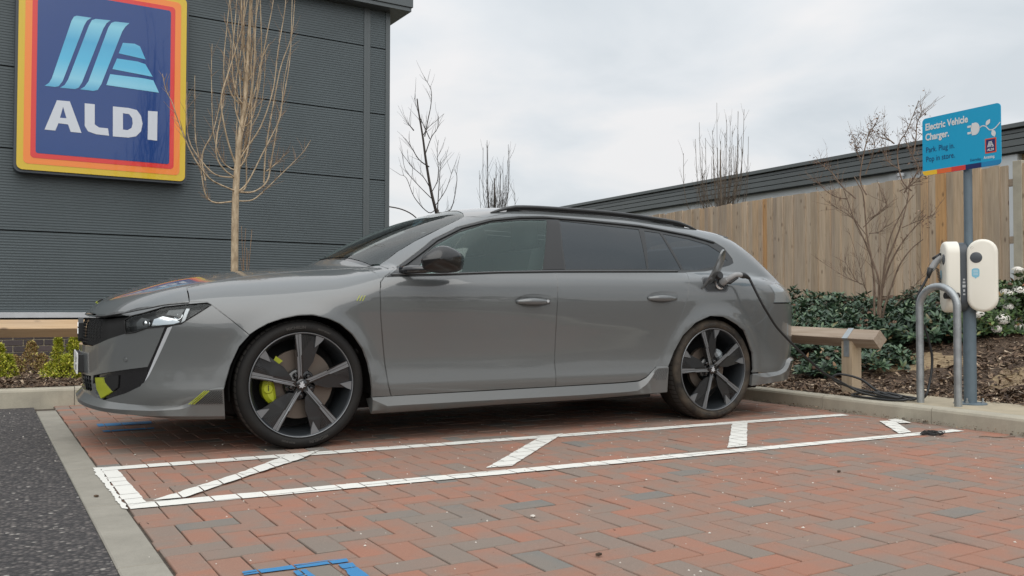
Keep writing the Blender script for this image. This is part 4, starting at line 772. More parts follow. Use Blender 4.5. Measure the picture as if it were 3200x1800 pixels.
def panel(name,dom,outer,m,holes=(),off=0.,fn=None,step=.035,mirror=True,flange=.018,parent=None,gap=.0,offn=None,label=None,both=True):
    fn=fn or body
    loops=[dens(outer,step)]+[dens(h,step) for h in holes]
    if gap:  # shrink the outline by gap
        L=loops[0]; n=len(L); nx=np.roll(L,-1,0)-np.roll(L,1,0); nn=np.stack([-nx[:,1],nx[:,0]],1); nn/=np.maximum(np.linalg.norm(nn,axis=1,keepdims=True),1e-9)
        ar=.5*np.sum(L[:,0]*np.roll(L[:,1],-1)-np.roll(L[:,0],-1)*L[:,1]); loops[0]=L+nn*gap*(1 if ar>0 else -1)
    B=np.concatenate(loops); lo=B.min(0);hi=B.max(0)
    gx=np.arange(lo[0]+step*.3,hi[0],step); gy=np.arange(lo[1]+step*.3,hi[1],step*.9)
    G=np.array([(x+(step*.5 if j%2 else 0),y) for j,y in enumerate(gy) for x in gx])
    if len(G):
        k=pip(G,loops[0])
        for h in loops[1:]: k&=~pip(G,h)
        G=G[k]
    if len(G):
        d=np.full(len(G),9.)
        for i in range(0,len(B)): d=np.minimum(d,np.hypot(G[:,0]-B[i,0],G[:,1]-B[i,1]))
        G=G[d>step*.45]
    A=np.concatenate([B,G]) if len(G) else B
    E=[];b=0
    for L in loops: E+=[(b+i,b+(i+1)%len(L)) for i in range(len(L))]; b+=len(L)
    vs,es,fs,_,_,_=geometry.delaunay_2d_cdt([Vector(q) for q in A],E,[],0,1e-6)
    A=np.array([(v[0],v[1]) for v in vs]); fs=[tuple(f) for f in fs]
    cen=np.array([A[list(f)].mean(0) for f in fs]); k=pip(cen,loops[0])
    for h in loops[1:]: k&=~pip(cen,h)
    fs=[f for f,q in zip(fs,k) if q]
    P,ok=surf(dom,A,fn); nr=grad(fn,P)
    o=np.full(len(A),off) if offn is None else off+offn(A)
    P=P+nr*o[:,None]
    # orientation
    f0=fs[len(fs)//2]; fl=0
    for f in fs[::max(1,len(fs)//15)]:
        c=np.cross(P[f[1]]-P[f[0]],P[f[2]]-P[f[0]]); fl+=np.sign(c@nr[f[0]])
    # 'P' is (x,t,z); toworld flips handedness
    if fl>0: fs=[f[::-1] for f in fs]
    ec={}
    for f in fs:
        for i in range(len(f)):
            e=(f[i],f[(i+1)%len(f)]); ec[e]=1
    bd=[e for e in ec if (e[1],e[0]) not in ec]
    V=list(P); NR=list(nr); F=list(fs); mp={}
    if flange:
        for a,b in bd:
            for q in (a,b):
                if q not in mp: mp[q]=(len(V),len(V)+1); V.append(P[q]); V.append(P[q]-nr[q]*flange); NR.append(nr[q]); NR.append(nr[q])
            F.append((mp[b][0],mp[a][0],mp[a][1],mp[b][1]))
    V=np.array(V); NR=np.array(NR); outs=[]
    for sgn in ((1,-1) if mirror else (1,)):
        VV=V.copy(); VV[:,1]*=sgn; NN=NR.copy(); NN[:,1]*=sgn
        FF=F if sgn==1 else [f[::-1] for f in F]
        WW=toworld(VV); me=mesh(name,WW,FF,m,True)
        nn=NN*np.array([1,-1,1]); me.normals_split_custom_set_from_vertices([tuple(q) for q in nn])
        ob=link(name,me,parent or CAR); 
        if label and sgn==1: ob['label']=label
        outs.append(ob)
    return outs
def sym(pts):  # half outline (u>=0) given from centre top .. to centre bottom -> full outline
    return list(pts)+[(-a,b) for a,b in reversed(pts)]
K=lambda n:[tuple(q) for q in B1[n][1]]
F_=lambda pts:[(a*KU,b) for a,b in pts]
G_=.0034
# --- side panels
panel('front_wing','S',K('fender'),M['body'],gap=G_,step=.03)
hF=roundc(K('handleF')); hR=roundc(K('handleR'))
panel('shut_gap_backing','S',[(.40,.262),(.40,.90),(.50,.93),(2.60,.965),(2.55,.75),(2.25,.35),(2.2,.275)],M['matt_black'],[hF,hR],off=-.024,flange=0,step=.06)  # matt black sheet added behind the doors so the shut gaps look dark
panel('front_door','S',K('front_door'),M['body'],[hF],gap=G_)
panel('rear_door','S',K('rear_door'),M['body'],[hR],gap=G_)
def cup(h,nm):
    c=np.mean(np.array(h),0); s=np.ptp(np.array(h),axis=0)/2
    offn=lambda A:-.030*np.clip(1-((A[:,0]-c[0])/s[0])**2*.9-((A[:,1]-c[1])/s[1])**2*.9,0,1)
    panel('handle_recess','S',h,M['body'],off=-.0015,offn=offn,step=.018,flange=0)
    z0=c[1]-.006
    for sg_ in (1,-1):
        pts=[]; xs=np.linspace(c[0]-s[0]*.93,c[0]+s[0]*.93,12); P,ok=surf('S',np.stack([xs,np.full(12,z0)],1),body)
        for i,p in enumerate(P):
            u=i/11; pts.append((p[0]-1.4,-sg_*(p[1]+.014*math.sin(math.pi*min(u*1.25,1))**.6 -.004),z0+.003*math.sin(math.pi*u)))
        mb=MB().tube(pts,[.005+.0165*math.sin(math.pi*max(.06,min(.94,i/11)))**.5 for i in range(12)],10); ob=mb.build(nm,M['body'],CAR,True)
        for v in ob.data.vertices: v.co.y=v.co.y+0
cup(hF,'door_handle'); cup(hR,'door_handle')
kP,_=surf('S',np.array([[1.478,.7915]]),body)
MB().tube([(kP[0][0]-1.4,-kP[0][1]-.012,.791),(kP[0][0]-1.4,-kP[0][1]-.0135-.003,.791)],.009,14).build('key_lock',M['silver'],CAR,True,40)
# quarter: lower + D pillar in one panel with the side-glass opening cut out
DL=K('dlo')
qrear=[(3.62,.905),(3.66,.95),(3.60,1.02),(3.50,1.12),(3.40,1.20),(3.30,1.265),(3.18,1.300)]
def edge_for(z,lim=.42):
    xs=np.linspace(3.0,3.86,60); P,ok=surf('S',np.stack([xs,np.full(60,z)],1),body); n=grad(body,P); g=ok&(n[:,1]>lim); return xs[g].max() if g.any() else 3.2
qr=[(edge_for(z),z) for z in (.93,.98,1.03,1.08,1.13,1.18,1.22,1.25)]
QL=K('quarter_low')
lampS=QL[-1]
body_side=[(.5118,.9945),(.5663,1.034),(.6346,1.0825),(.7462,1.1475),(.9297,1.2382),(1.1023,1.3194)]
top=[]
for x in (1.2,1.4,1.7,2.0,2.3,2.6,2.85,3.05,3.17):
    zz=np.linspace(1.2,1.43,70); P,ok=surf('S',np.stack([np.full(70,x),zz],1),body); n=grad(body,P); g=ok&(n[:,1]>.50); top.append((x,zz[g].max(),P[g][-1][1]))
TS=[(a,b) for a,b,_ in top]
ap0=[q for q in body_side if q[0]<1.15]
PQ=[(.4594,.9203)]+[(.5927,.9973)]  # wing corner
q_out=QL[:-1]
side_outer=[(.4594+.004,.925),(.5927,.9973),(.5118,.9975)]+ap0[1:]+TS+[qr[-1]]+qr[::-1][1:]+[(3.46,.925)]+QL[::-1][1:-1]+[(2.6094,.977),(2.6176,.985),(1.5741,.9650),(.812,.9310)]
# upper frame: A pillar + cant rail; lower quarter
dloU=DL
frame_outer=[(.4726,.9236),(.5000,.9440),(.5118,.9975)]+ap0[1:]+TS+qr[::-1]+[(3.46,.925)]+QL[::-1][1:-1]+[(2.6176,.9934)]
# strip of DLO edge back to the start (bottom boundary of the opening is shared)
iA=DL.index((3.1304,1.0769)) if (3.1304,1.0769) in DL else 13
up=[q for q in DL[:18]]   # front corner ... to (2.6176,.9934)
frame_poly=frame_outer+up[::-1][0:]
panel('side_frame','S',frame_poly,M['body'],step=.03,gap=.0008)
panel('bumper_corner','S',[(3.0406,.598),(3.0663,.5533),(3.1224,.4411),(3.1259,.33),(3.1175,.3086),(3.2,.31),(3.2,.655)],M['body'],step=.03)
# window trim (black) filling the opening, with the panes cut out
GF,GR,GR2,GQ=K('glassF'),K('glassR'),K('glassR2'),K('glassQ')
panel('window_surround','S',DL,M['dark_trim'],[GF,GR,GR2,GQ],off=-.004,step=.03)
def inset(p,k): c=np.mean(np.array(p),0); return [tuple(c+(np.array(q)-c)*k) for q in p]
panel('front_side_window','S',inset(GF,1.01),M['glass'],off=-.007,flange=0)
panel('rear_side_window','S',inset(GR,1.01),M['glass_tint'],off=-.007,flange=0)
panel('rear_door_quarter_glass','S',inset(GR2,1.02),M['glass_tint'],off=-.007,flange=0)
panel('rear_quarter_window','S',inset(GQ,1.02),M['glass_tint'],off=-.007,flange=0)
M['pb']=mat('pillar_satin_black',(.014,.015,.016),.3)
panel('b_pillar_cover','S',K('bpil'),M['pb'],off=-.001,step=.04)
# bright edge line of the window frame and waist strip
def sline(name,pts,r,off,m,fn=None,dom='S',mirror=True,n=6,k=1):
    pts=dens(list(pts)+[pts[-1]],.03)[:-1] if True else pts
    Q=np.array(pts); P,ok=surf(dom,Q,fn or body); nr=grad(fn or body,P); P=P+nr*off
    for s_ in ((1,-1) if mirror else (1,)):
        Wp=P.copy(); Wp[:,1]*=s_; W_=toworld(Wp); MB().tube([tuple(q) for q in W_],r,n).build(name,m,CAR,True)
def openline(pts,step=.03):
    out=[]
    for i in range(len(pts)-1):
        a=np.array(pts[i],float);b=np.array(pts[i+1],float); n=max(1,int(np.ceil(np.linalg.norm(b-a)/step)))
        for k in range(n): out.append(tuple(a+(b-a)*k/n))
    out.append(tuple(pts[-1])); return out
def sl(name,pts,r,off,m,dom='S',mirror=True,n=6):
    Q=np.array(openline(pts)); P,ok=surf(dom,Q,body); nr=grad(body,P); P=P+nr*off
    for s_ in ((1,-1) if mirror else (1,)):
        Wp=P.copy(); Wp[:,1]*=s_; MB().tube([tuple(q) for q in toworld(Wp)],r,n).build(name,m,CAR,True)
zo=[(a+(.012 if a<1.3 else 0),b-.012) for a,b in DL[1:11]]
sl('window_frame_trim',zo,.0055,.0,M['dark_trim'])
sl('waist_strip',[(.50,.936),(.812,.944),(1.1809,.964),(1.5741,.978),(2.55,1.001)],.0055,-.001,M['grey_trim'])
# --- top panels
HD=[(-.9,.42),(-.8,.565),(-.70,.655),(-.5576,.6923),(-.50,.70),(-.3633,.675),(-.1154,.60),(.195,.565),(.3753,.585),(.50,.64)]
wing_top=K('fender')
# wing upper boundary in (x,t)
ub=[q for q in wing_top if q[1]>.84 and q[0]<.56]
Pub,_=surf('S',np.array(ub),body); ubt=sorted([(float(p[0]),float(p[1])) for p in Pub])
lipF=F_(K('f_lip')); Pl,_=surf('F',np.array(lipF),body); lipT=[(float(p[0]),float(p[1])) for p in Pl]
hood_edge=[q for q in lipT if q[1]>.05]
hood_half=[(-1.0125,0.)]+[(x-.0,t) for x,t in sorted(hood_edge,key=lambda q:q[1]) if t<.83]+[q for q in ubt if q[0]>-.57]
cowl=[(.455,.60),(.40,.42),(.345,.2),(.33,0)]
hood_half=hood_half+cowl
hfull=hood_half+[(x,-t) for x,t in reversed(hood_half[1:-1])]
panel('bonnet','T',hfull,M['body'],gap=G_,mirror=False,step=.035)
# windscreen + A pillar inner edge
ws=[(.352,0),(.37,.2),(.425,.42),(.475,.585),(.53,.640)]
apT=[(a[0],a[1]) for a in B1['apil'][1]]
ws_side=[(.5118+.02,.6474-.006),(.5663,.6324-.006),(.6346,.6162-.006),(.7462,.6015-.006),(.9297,.5797-.006),(1.1023,.5322-.004)]
hdr=[(1.13,.45),(1.155,.3),(1.165,0)]
wsh=ws[:4]+ws_side+hdr; wsf=wsh+[(x,-t) for x,t in reversed(wsh[1:-1])]
panel('windscreen','T',wsf,M['wscreen'],mirror=False,off=-.003,step=.04,flange=0)
band=[(a,b) for a,b in ws_side]+hdr
inn=[(x+.02,t-.045) for x,t in ws_side[:-1]]+[(1.055,.46),(1.085,.3),(1.095,0)]
bnd=band+inn[::-1]
panel('windscreen_black_border','T',bnd,M['gloss_black'],off=-.006,step=.03,flange=0)
panel('windscreen_black_border','T',[(.33,0),(.345,.2),(.40,.42),(.45,.58),(.52,.62),(.50,.56),(.46,.42),(.41,.2),(.395,0)],M['gloss_black'],off=-.006,step=.03,flange=0)
# A pillar wedge between windscreen edge and side frame top edge
tS,_=surf('S',np.array(ap0),body)
wedge=[(float(p[0]),float(p[1])) for p in tS]
tt,_=surf('S',np.array(TS),body); tt=[(float(p[0]),float(p[1])) for p in tt]
roofh=[(1.17,0),(1.16,.3),(1.135,.45),(1.1023,.5322)]+tt
sp=[(3.235,.50),(3.275,.40),(3.30,.2),(3.31,0)]
roofh=roofh+sp; rf=roofh+[(x,-t) for x,t in reversed(roofh[1:-1])]
panel('roof_panel','T',rf,M['body'],mirror=False,step=.04)
# tailgate and rear bumper
def Rb(pts): return [(a*KU,b) for a,b in pts]
tg=[(0,1.275),(.35,1.27)]; 
def Rth(x,t): return math.atan2(t,x-AXR)
qe=[]
for x,z in qr[::-1]:
    P,_=surf('S',np.array([[x,z]]),body); qe.append((Rth(P[0][0],P[0][1]),z))
tgh=[(0,1.262),(qe[0][0]*.5,1.262)]+qe+[(1.18,.925)]+[(1.10,.80),(.62,.79),(0,.79)]
tgf=sym([q for q in tgh if q[0]>0]); tgf=[(0,1.262)]+tgh[1:-1]+[(0,.79)]+[(-a,b) for a,b in tgh[1:-1][::-1]]
panel('tailgate','R',Rb(tgf),M['body'],[Rb([(.85,1.0),(.95,1.17),(0,1.2),(-.95,1.17),(-.85,1.0),(0,.985)])],mirror=False,step=.05,gap=G_)
panel('rear_window','R',Rb([(.85,1.0),(.95,1.17),(0,1.2),(-.95,1.17),(-.85,1.0),(0,.985)]),M['glass_tint'],mirror=False,step=.05,off=-.003)
lampR=[(1.1901+.0,.925),(.95,.905),(.95,.80),(1.2078,.7932),(1.1765,.8677)]
panel('tail_lamp','R',Rb([(1.235,.918),(1.0,.925),(.60,.90),(.60,.80),(1.0,.797),(1.2078,.7932),(1.20,.85)]),M['lamp_white'],step=.03,off=.004)
rb_=[(0,.785),(.60,.785),(1.0467,.7885),(1.2206,.7892),(1.279,.7114),(1.3563,.6577),(1.5604,.6361)]
Pb,_=surf('S',np.array([[3.18,.64],[3.18,.31]]),body); 
rbh=rb_[:-1]+[(Rth(Pb[0][0],Pb[0][1]),.642),(Rth(Pb[1][0],Pb[1][1]),.305),(1.2,.30),(.6,.30),(0,.30)]
rbf=rbh+[(-a,b) for a,b in reversed(rbh[1:-1])]
panel('rear_bumper','R',Rb(rbf),M['body'],mirror=False,step=.04,gap=G_)
# --- front end
LM=F_(K('f_lamp')); IN=F_(K('f_intake')); FG=F_(K('f_fang'))
fg=K('f_bumpedge')
gr=K('f_grille')
grl=[(.26,.7045)]+[(.5064,.700),(.6814,.712),(.7543,.7093),(.7228,.6795),(.7329,.613),(.6088,.5839),(.5055,.5565),(.4181,.5398),(.2862,.5425)]
grh=[(0,.707)]+grl+[(0,.538)]
bo=[(0,.712),(.431,.7045),(.5508,.708),(.7078,.7235),(.8668,.7505),(.9261,.762),(1.0565,.774),(1.1475,.776),(1.1732,.7593),(1.2769,.686),(1.377,.606),(1.3232,.548),(1.2781,.4525),(1.2543,.3676),(1.2498,.3407),(1.235,.20),(.9382,.215),(.7522,.225),(.5572,.235),(.3913,.243),(.1643,.25),(0,.255)]
bof=bo+[(-a,b) for a,b in reversed(bo[1:-1])]
cen_low=[(0,.385),(.41,.385),(.40,.300),(.2,.298),(0,.298)]; clf=cen_low+[(-a,b) for a,b in reversed(cen_low[1:-1])]
gf=grh+[(-a,b) for a,b in reversed(grh[1:-1])]
neg=lambda L:[(-a,b) for a,b in L]
panel('front_bumper','F',F_(bof),M['body'],[F_(gf),F_(clf),LM,neg(LM),IN,neg(IN),FG,neg(FG)],mirror=False,step=.024,gap=.001,offn=lambda A:.024*sstep(.405,.345,A[:,1])*sstep(.26,.31,A[:,1])*sstep(.74,.86,abs(A[:,0])/KU)*sstep(1.25,1.10,abs(A[:,0])/KU))
dp=lambda d:(lambda A:np.full(len(A),-d))
panel('grille_backing','F',F_(gf),M['matt_black'],off=-.035,mirror=False,flange=0,step=.04)
panel('lower_grille_backing','F',F_(clf),M['matt_black'],off=-.05,mirror=False,flange=0,step=.04)
# grille mesh: slim vertical-diagonal bars
gi=0
for i in range(-13,14):
    for j in range(9):
        u=i*.045; z=.553+j*.0165; c=abs(u)
        if c>.50 or (z>.70 and c<.6) : continue
        if c>.30 and z<.545+(c-.28)*.13: continue
        Q=np.array([[u*KU-.010,z-.006],[u*KU+.010,z+.006]]); P,_=surf('F',Q,body); n_=grad(body,P); P=P-n_*.016
        if gi==0: GB=MB()
        gi+=1; GB.tube([tuple(q) for q in toworld(P)],.0022,4)
GB.build('grille_bars',M['satin_black'],CAR)
for z in (.318,.340,.362):
    Q=np.array([[u*KU,z] for u in np.linspace(-.40,.40,17)]); P,_=surf('F',Q,body); P=P-grad(body,P)*.012; MB().tube([tuple(q) for q in toworld(P)],.005,6).build('lower_grille_slat',M['dark_trim'],CAR,True)
for u in np.linspace(.24,.40,4):
    for s_ in (1,-1):
        Q=np.array([[s_*u*KU,z] for z in np.linspace(.300,.384,4)]); P,_=surf('F',Q,body); P=P-grad(body,P)*.006; MB().tube([tuple(q) for q in toworld(P)],.0045,6).build('lower_grille_slat',M['dark_trim'],CAR,True)
# emblem plate in the grille centre
Q=np.array([[0,.63]]); P,_=surf('F',Q,body); ex=P[0][0]-1.4-.004
shp=[(-.045,.62-.045),(0,.555),(.045,.575),(.05,.66),(.0,.69),(-.05,.66)]
MB().prism(shp,lambda a,b:(ex-.006,a,b),lambda a,b:(ex+.02,a,b)).build('front_emblem',M['satin_black'],CAR,fix=True)
lion=[(-.02,.60),(-.008,.585),(.0,.60),(.012,.585),(.02,.60),(.012,.625),(.026,.64),(.01,.66),(-.004,.65),(-.018,.665),(-.022,.64),(-.008,.63)]
MB().prism(lion,lambda a,b:(ex-.009,a,b),lambda a,b:(ex-.006,a,b)).build('lion_badge',M['chrome'],CAR,fix=True)
# lamps
sl('headlamp_seal',LM+[LM[0]],.0032,.001,M['matt_black'],'F')
sl('bonnet_gap',[(a*KU,b-.001) for a,b in K('f_lip')[1:]],.0045,-.002,M['matt_black'],'F')  # solid black bead laid along the lip to draw the gap's shade
panel('headlamp_housing','F',inset(LM,1.0),M['satin_black'],off=-.03,flange=-.028,step=.03)
panel('headlamp_lens','F',LM,M['lens'],off=-.001,flange=0,step=.03)
def fpanel(nm,pts,m,off,step=.02,fl=.006): return panel(nm,'F',F_(pts),m,off=off,step=step,flange=fl)
fpanel('lamp_light_guide',[(1.03,.668),(1.046,.672),(1.062,.745),(1.045,.745)],M['silver'],-.010)
fpanel('lamp_reflector',[(.875,.652),(.99,.664),(1.02,.674),(1.0,.690),(.93,.706),(.885,.690)],M['chrome'],-.016)
fpanel('lamp_reflector',[(.79,.632),(.85,.645),(.86,.69),(.81,.70),(.785,.67)],M['grey_trim'],-.016)
fpanel('lamp_bezel',[(.945,.715),(1.02,.700),(1.035,.745),(.955,.738)],M['grey_trim'],-.014)
for (u,z,r_) in ((.835,.668,.024),(1.005,.715,.022)):
    P,_=surf('F',np.array([[u*KU,z]]),body); n_=grad(body,P)[0]; c=toworld(P)[0]; nn_=Vector((n_[0],-n_[1],n_[2]))
    for s_ in (1,-1):
        cc=Vector((c[0],c[1]*s_,c[2])); q=Vector((nn_.x,nn_.y*s_,nn_.z)); Mx=q.to_track_quat('Z','Y').to_matrix().to_4x4(); Mx.translation=cc-q*.026
        MB().lathe([(0,.012),(r_*.5,.010),(r_*.8,.004),(r_,-.002),(r_*1.1,0)],16,Mx).build('lamp_projector',M['chrome'],CAR,True)
fpanel('fang_surround',K('f_fang'),M['gloss_black'],-.004)
fpanel('daytime_lamp',K('f_drl'),M['silver'],-.0015)
fpanel('intake_insert',K('f_intake'),M['gloss_black'],-.018,.03,-.016)
fpanel('intake_accent',K('f_yellow'),M['lime'],-.006,.02,.012)
fpanel('intake_mesh',K('f_honey'),M['matt_black'],-.010)
# bumper lip / splitter loft
def loft(name,rows,m,dom,mirror=True,close=False,angle=25):
    R_=[]
    for row in rows:
        Q=np.array([(a*KU if dom in 'FR' else a,b) for a,b,_ in row]); P,_=surf(dom,Q,body); n_=grad(body,P); P=P+n_*np.array([o for _,_,o in row])[:,None]; R_.append(P)
    nrow=len(R_);nc=len(R_[0]); V=np.concatenate(R_)
    F=[(i*nc+j,i*nc+j+1,(i+1)*nc+j+1,(i+1)*nc+j) for i in range(nrow-1) for j in range(nc-1)]+[tuple(i*nc for i in range(nrow)),tuple(i*nc+nc-1 for i in range(nrow))[::-1]]
    for s_ in ((1,-1) if mirror else (1,)):
        VV=V.copy();VV[:,1]*=s_; me=mesh(name,toworld(VV),F if s_==1 else [f[::-1] for f in F],m,True)
        bm=bmesh.new(); bm.from_mesh(me); bmesh.ops.recalc_face_normals(bm,faces=bm.faces[:]); bm.to_mesh(me); bm.free(); me.set_sharp_from_angle(angle=math.radians(angle)); link(name,me,CAR)
def interp_row(th,pts): xs=[p[0] for p in pts]; return [(t,float(np.interp(t,xs,[p[1] for p in pts])),float(np.interp(t,xs,[p[2] for p in pts]))) for t in th]
th=np.concatenate([np.linspace(0,.9,16),np.linspace(.94,1.25,16)])
rA=interp_row(th,[(0,.292,0),(.3,.286,0),(.6,.262,0),(.9,.250,0),(1.035,.252,0),(1.066,.266,.001),(1.14,.338,.001),(1.25,.342,.001)])
rB=interp_row(th,[(0,.262,.030),(.3,.250,.032),(.6,.236,.032),(.9,.234,.026),(1.035,.238,.016),(1.08,.252,.015),(1.15,.329,.014),(1.25,.333,.014)])
rC=interp_row(th,[(0,.240,.028),(.3,.230,.030),(.6,.216,.028),(.9,.206,.024),(1.035,.205,.022),(1.25,.200,.020)])
rD=interp_row(th,[(0,.232,-.01),(.3,.222,-.01),(.6,.205,-.01),(.9,.190,-.0),(1.035,.183,.006),(1.25,.180,.006)])
rE=[(a,b,-.12) for a,b,_ in rD]
loft('front_splitter',[rA,rB,rC,rD,rE],M['body'],'F')
ob=M['lime']
for (a0,a1) in ((1.075,1.156),(1.087,1.166),(1.100,1.177)):
    Q=np.array([[a*KU,z] for a,z in zip(np.linspace(a0,a1,5),np.linspace(.264,.326,5))]); P,_=surf('F',Q,body); P=P+grad(body,P)*.0205
    for s_ in (1,-1):
        PP=P.copy();PP[:,1]*=s_; MB().tube([tuple(q) for q in toworld(PP)],.0022,4).build('lime_stripe',M['lime'],CAR)
for k in range(11):
    a0=1.112+k*.0125; a1=a0+.08; lim=1.245; f_=min(1,(lim-a0)/(a1-a0))
    Q=np.array([[a*KU,z] for a,z in zip(np.linspace(a0,a0+(a1-a0)*f_,5),np.linspace(.264,.264+.062*f_,5))]); P,_=surf('F',Q,body); P=P+grad(body,P)*.0192
    for s_ in (1,-1):
        PP=P.copy();PP[:,1]*=s_; MB().tube([tuple(q) for q in toworld(PP)],.0018,4).build('splitter_rib',M['dark_trim'],CAR)
# parking sensors
for (u,z) in ((.7294,.4812),):
    P,_=surf('F',np.array([[u*KU,z]]),body); n_=grad(body,P)[0]; c=toworld(P)[0]
    for s_ in (1,-1):
        q=Vector((n_[0],-n_[1]*s_,n_[2])); Mx=q.to_track_quat('Z','Y').to_matrix().to_4x4(); Mx.translation=Vector((c[0],c[1]*s_,c[2]))
        MB().lathe([(0,.0022),(.0095,.0022),(.0105,.0005)],16,Mx).lathe([(.0118,-.001),(.0118,.0012),(.0135,.0012),(.0135,-.001)],16,Mx).build('parking_sensor',M['body'],CAR,True,30)
# sill skirt
xs=np.concatenate([np.linspace(.385,2.15,22),np.linspace(2.17,2.392,14)])
sA=interp_row(xs,[(.38,.2555,0),(.643,.2583,0),(1.17,.2636,0),(2.03,.2734,0),(2.172,.2796,0),(2.225,.303,.001),(2.302,.368,.001),(2.3176,.373,.001),(2.396,.372,.001)])
sB=interp_row(xs,[(.38,.250,.010),(.44,.2145,.030),(1.17,.2200,.032),(1.70,.2222,.032),(2.04,.2264,.032),(2.15,.231,.030),(2.21,.262,.024),(2.302,.358,.016),(2.396,.363,.014)])
sC=interp_row(xs,[(.38,.190,.022),(.65,.190,.024),(1.17,.196,.024),(2.28,.208,.024),(2.396,.210,.022)])
sD=interp_row(xs,[(.38,.172,.012),(.65,.1745,.012),(1.17,.1827,.012),(1.71,.1855,.012),(2.28,.1975,.012),(2.396,.2016,.012)])
sE=[(a,b,-.10) for a,b,_ in sD]
loft('side_skirt',[sA,sB,sC,sD,sE],M['body'],'S')
for k in range(9):
    x0=2.255+k*.0135; 
    z1=min(.356,.30+ (x0-2.255)*1.1+.056); z0=.29+.0*k
    x1=x0+.035; x1=min(x1,2.385)
    Q=np.array([[x0,z0 if x0>2.29 else .30],[x1,z1]]); P,_=surf('S',Q,body); P=P+grad(body,P)*.0185
    for s_ in (1,-1):
        PP=P.copy();PP[:,1]*=s_; MB().tube([tuple(q) for q in toworld(PP)],.0016,4).build('skirt_rib',M['dark_trim'],CAR)
# rear skirt
Pz,_=surf('S',np.array([[3.118,.31]]),body); th0=Rth(Pz[0][0],Pz[0][1])
th=np.concatenate([np.linspace(0,.95,14),np.linspace(1.0,th0,12)])
qA=interp_row(th,[(0,.40,0),(.9,.40,0),(1.0,.385,.0),(1.05,.33,0),(1.15,.305,0),(th0,.300,0)])
qB=interp_row(th,[(0,.39,.03),(.9,.39,.03),(1.0,.375,.03),(1.06,.315,.03),(1.15,.292,.028),(1.3,.276,.025),(th0,.290,.004)])
qC=interp_row(th,[(0,.26,.03),(.9,.255,.03),(1.1,.245,.028),(th0,.222,.018)])
qE=[(a,b-.01,-.10) for a,b,_ in qC]
loft('rear_skirt',[qA,qB,qC,qE],M['body'],'R')
# wing badge: three slanted lime bars
for x in (.289,.3045,.320):
    Q=np.array([[x,.784],[x+.0165,.8137]]); P,_=surf('S',Q,body); P=P+grad(body,P)*.001
    for s_ in (1,-1):
        PP=P.copy();PP[:,1]*=s_; MB().tube([tuple(q) for q in toworld(PP)],.0024,4).build('lime_badge_bar',M['lime'],CAR)
# bonnet badge
for k in range(3):
    Q=np.array([[-.952+k*.008,.012+k*.018],[-.935+k*.008,.020+k*.018]]); P,_=surf('T',Q,body); P=P+grad(body,P)*.004; MB().tube([tuple(q) for q in toworld(P)],.004,5).build('bonnet_badge_bar',M['lime'] if k==0 else M['satin_black'],CAR)
# number plate
P,_=surf('F',np.array([[0,.455]]),body); px=P[0][0]-1.4-.017
pl=MB().box(px-.004,px+.004,-.26,.26,.388,.500,.0015).build('number_plate',M['plate'],CAR)
MB().box(px+.004,px+.05,-.25,.25,.395,.495,.004).build('plate_holder',M['satin_black'],CAR)
V,F=text_mesh('SZT',.098,.0012,1.05,.0006,'LEFT',.62); MB().add([(px-.0045-c,.075+a if False else .26-.03-.0+(-.195+a) ,.409+b) for a,b,c in []],[])
TX=lambda V,y0:[(px-.0046-c,y0-a,.410+b) for a,b,c in V]
w_=max(v[0] for v in V); V2=TX(V,-.25+w_+.008); MB().add(V2,F).build('plate_letters',M['ink'],pl)
for yy in (-.245,-.0): MB().tube([(px-.004,yy-.0,.445),(px-.0075,yy,.445)],.005,10).build('plate_screw_cap',M['plate'],pl,True,40)
# roof rails
for s_ in (1,-1):
    pts=[];rad=[]
    for i in range(30):
        u=i/29; x=1.265+u*(2.93-1.265); tt_=.60+.012*math.sin(math.pi*u)-.035*u**3
        P,_=surf('T',np.array([[x,tt_-.018]]),body); h=.030*min(1,u*9,(1-u)*9)**.7
        pts.append((x-1.4,-s_*(tt_-.015),P[0][2]+h-.004)); rad.append(.008+.004*min(1,u*12,(1-u)*12))
    MB().tube(pts,rad,8).build('roof_rail',M['rail'],CAR,True)
    MB().tube([(a,b+s_*.004,c-.017) for a,b,c in pts[2:-2]],.008,6).build('roof_rail_base',M['matt_black'],CAR,True)
# rear spoiler lip
Q=np.array([[3.20,t] for t in np.linspace(-.52,.52,15)]); P,_=surf('T',Q,body)
V=[];W_=toworld(P)
for q,t in zip(W_,np.linspace(-.52,.52,15)):
    k=.055*(1-abs(t/.52)**4*.55)
    V+=[(q[0]-.03,q[1],q[2]+.012),(q[0]+k+.035,q[1],q[2]-.008),(q[0]+k+.02,q[1],q[2]-.028),(q[0]-.02,q[1],q[2]-.03)]
F=[(4*i+a,4*i+(a+1)%4,4*i+4+(a+1)%4,4*i+4+a) for i in range(14) for a in range(4)]+[(0,1,2,3),(56+3,56+2,56+1,56)]
MB().add(V,F).build('roof_spoiler',M['body'],CAR,True,35,fix=True)
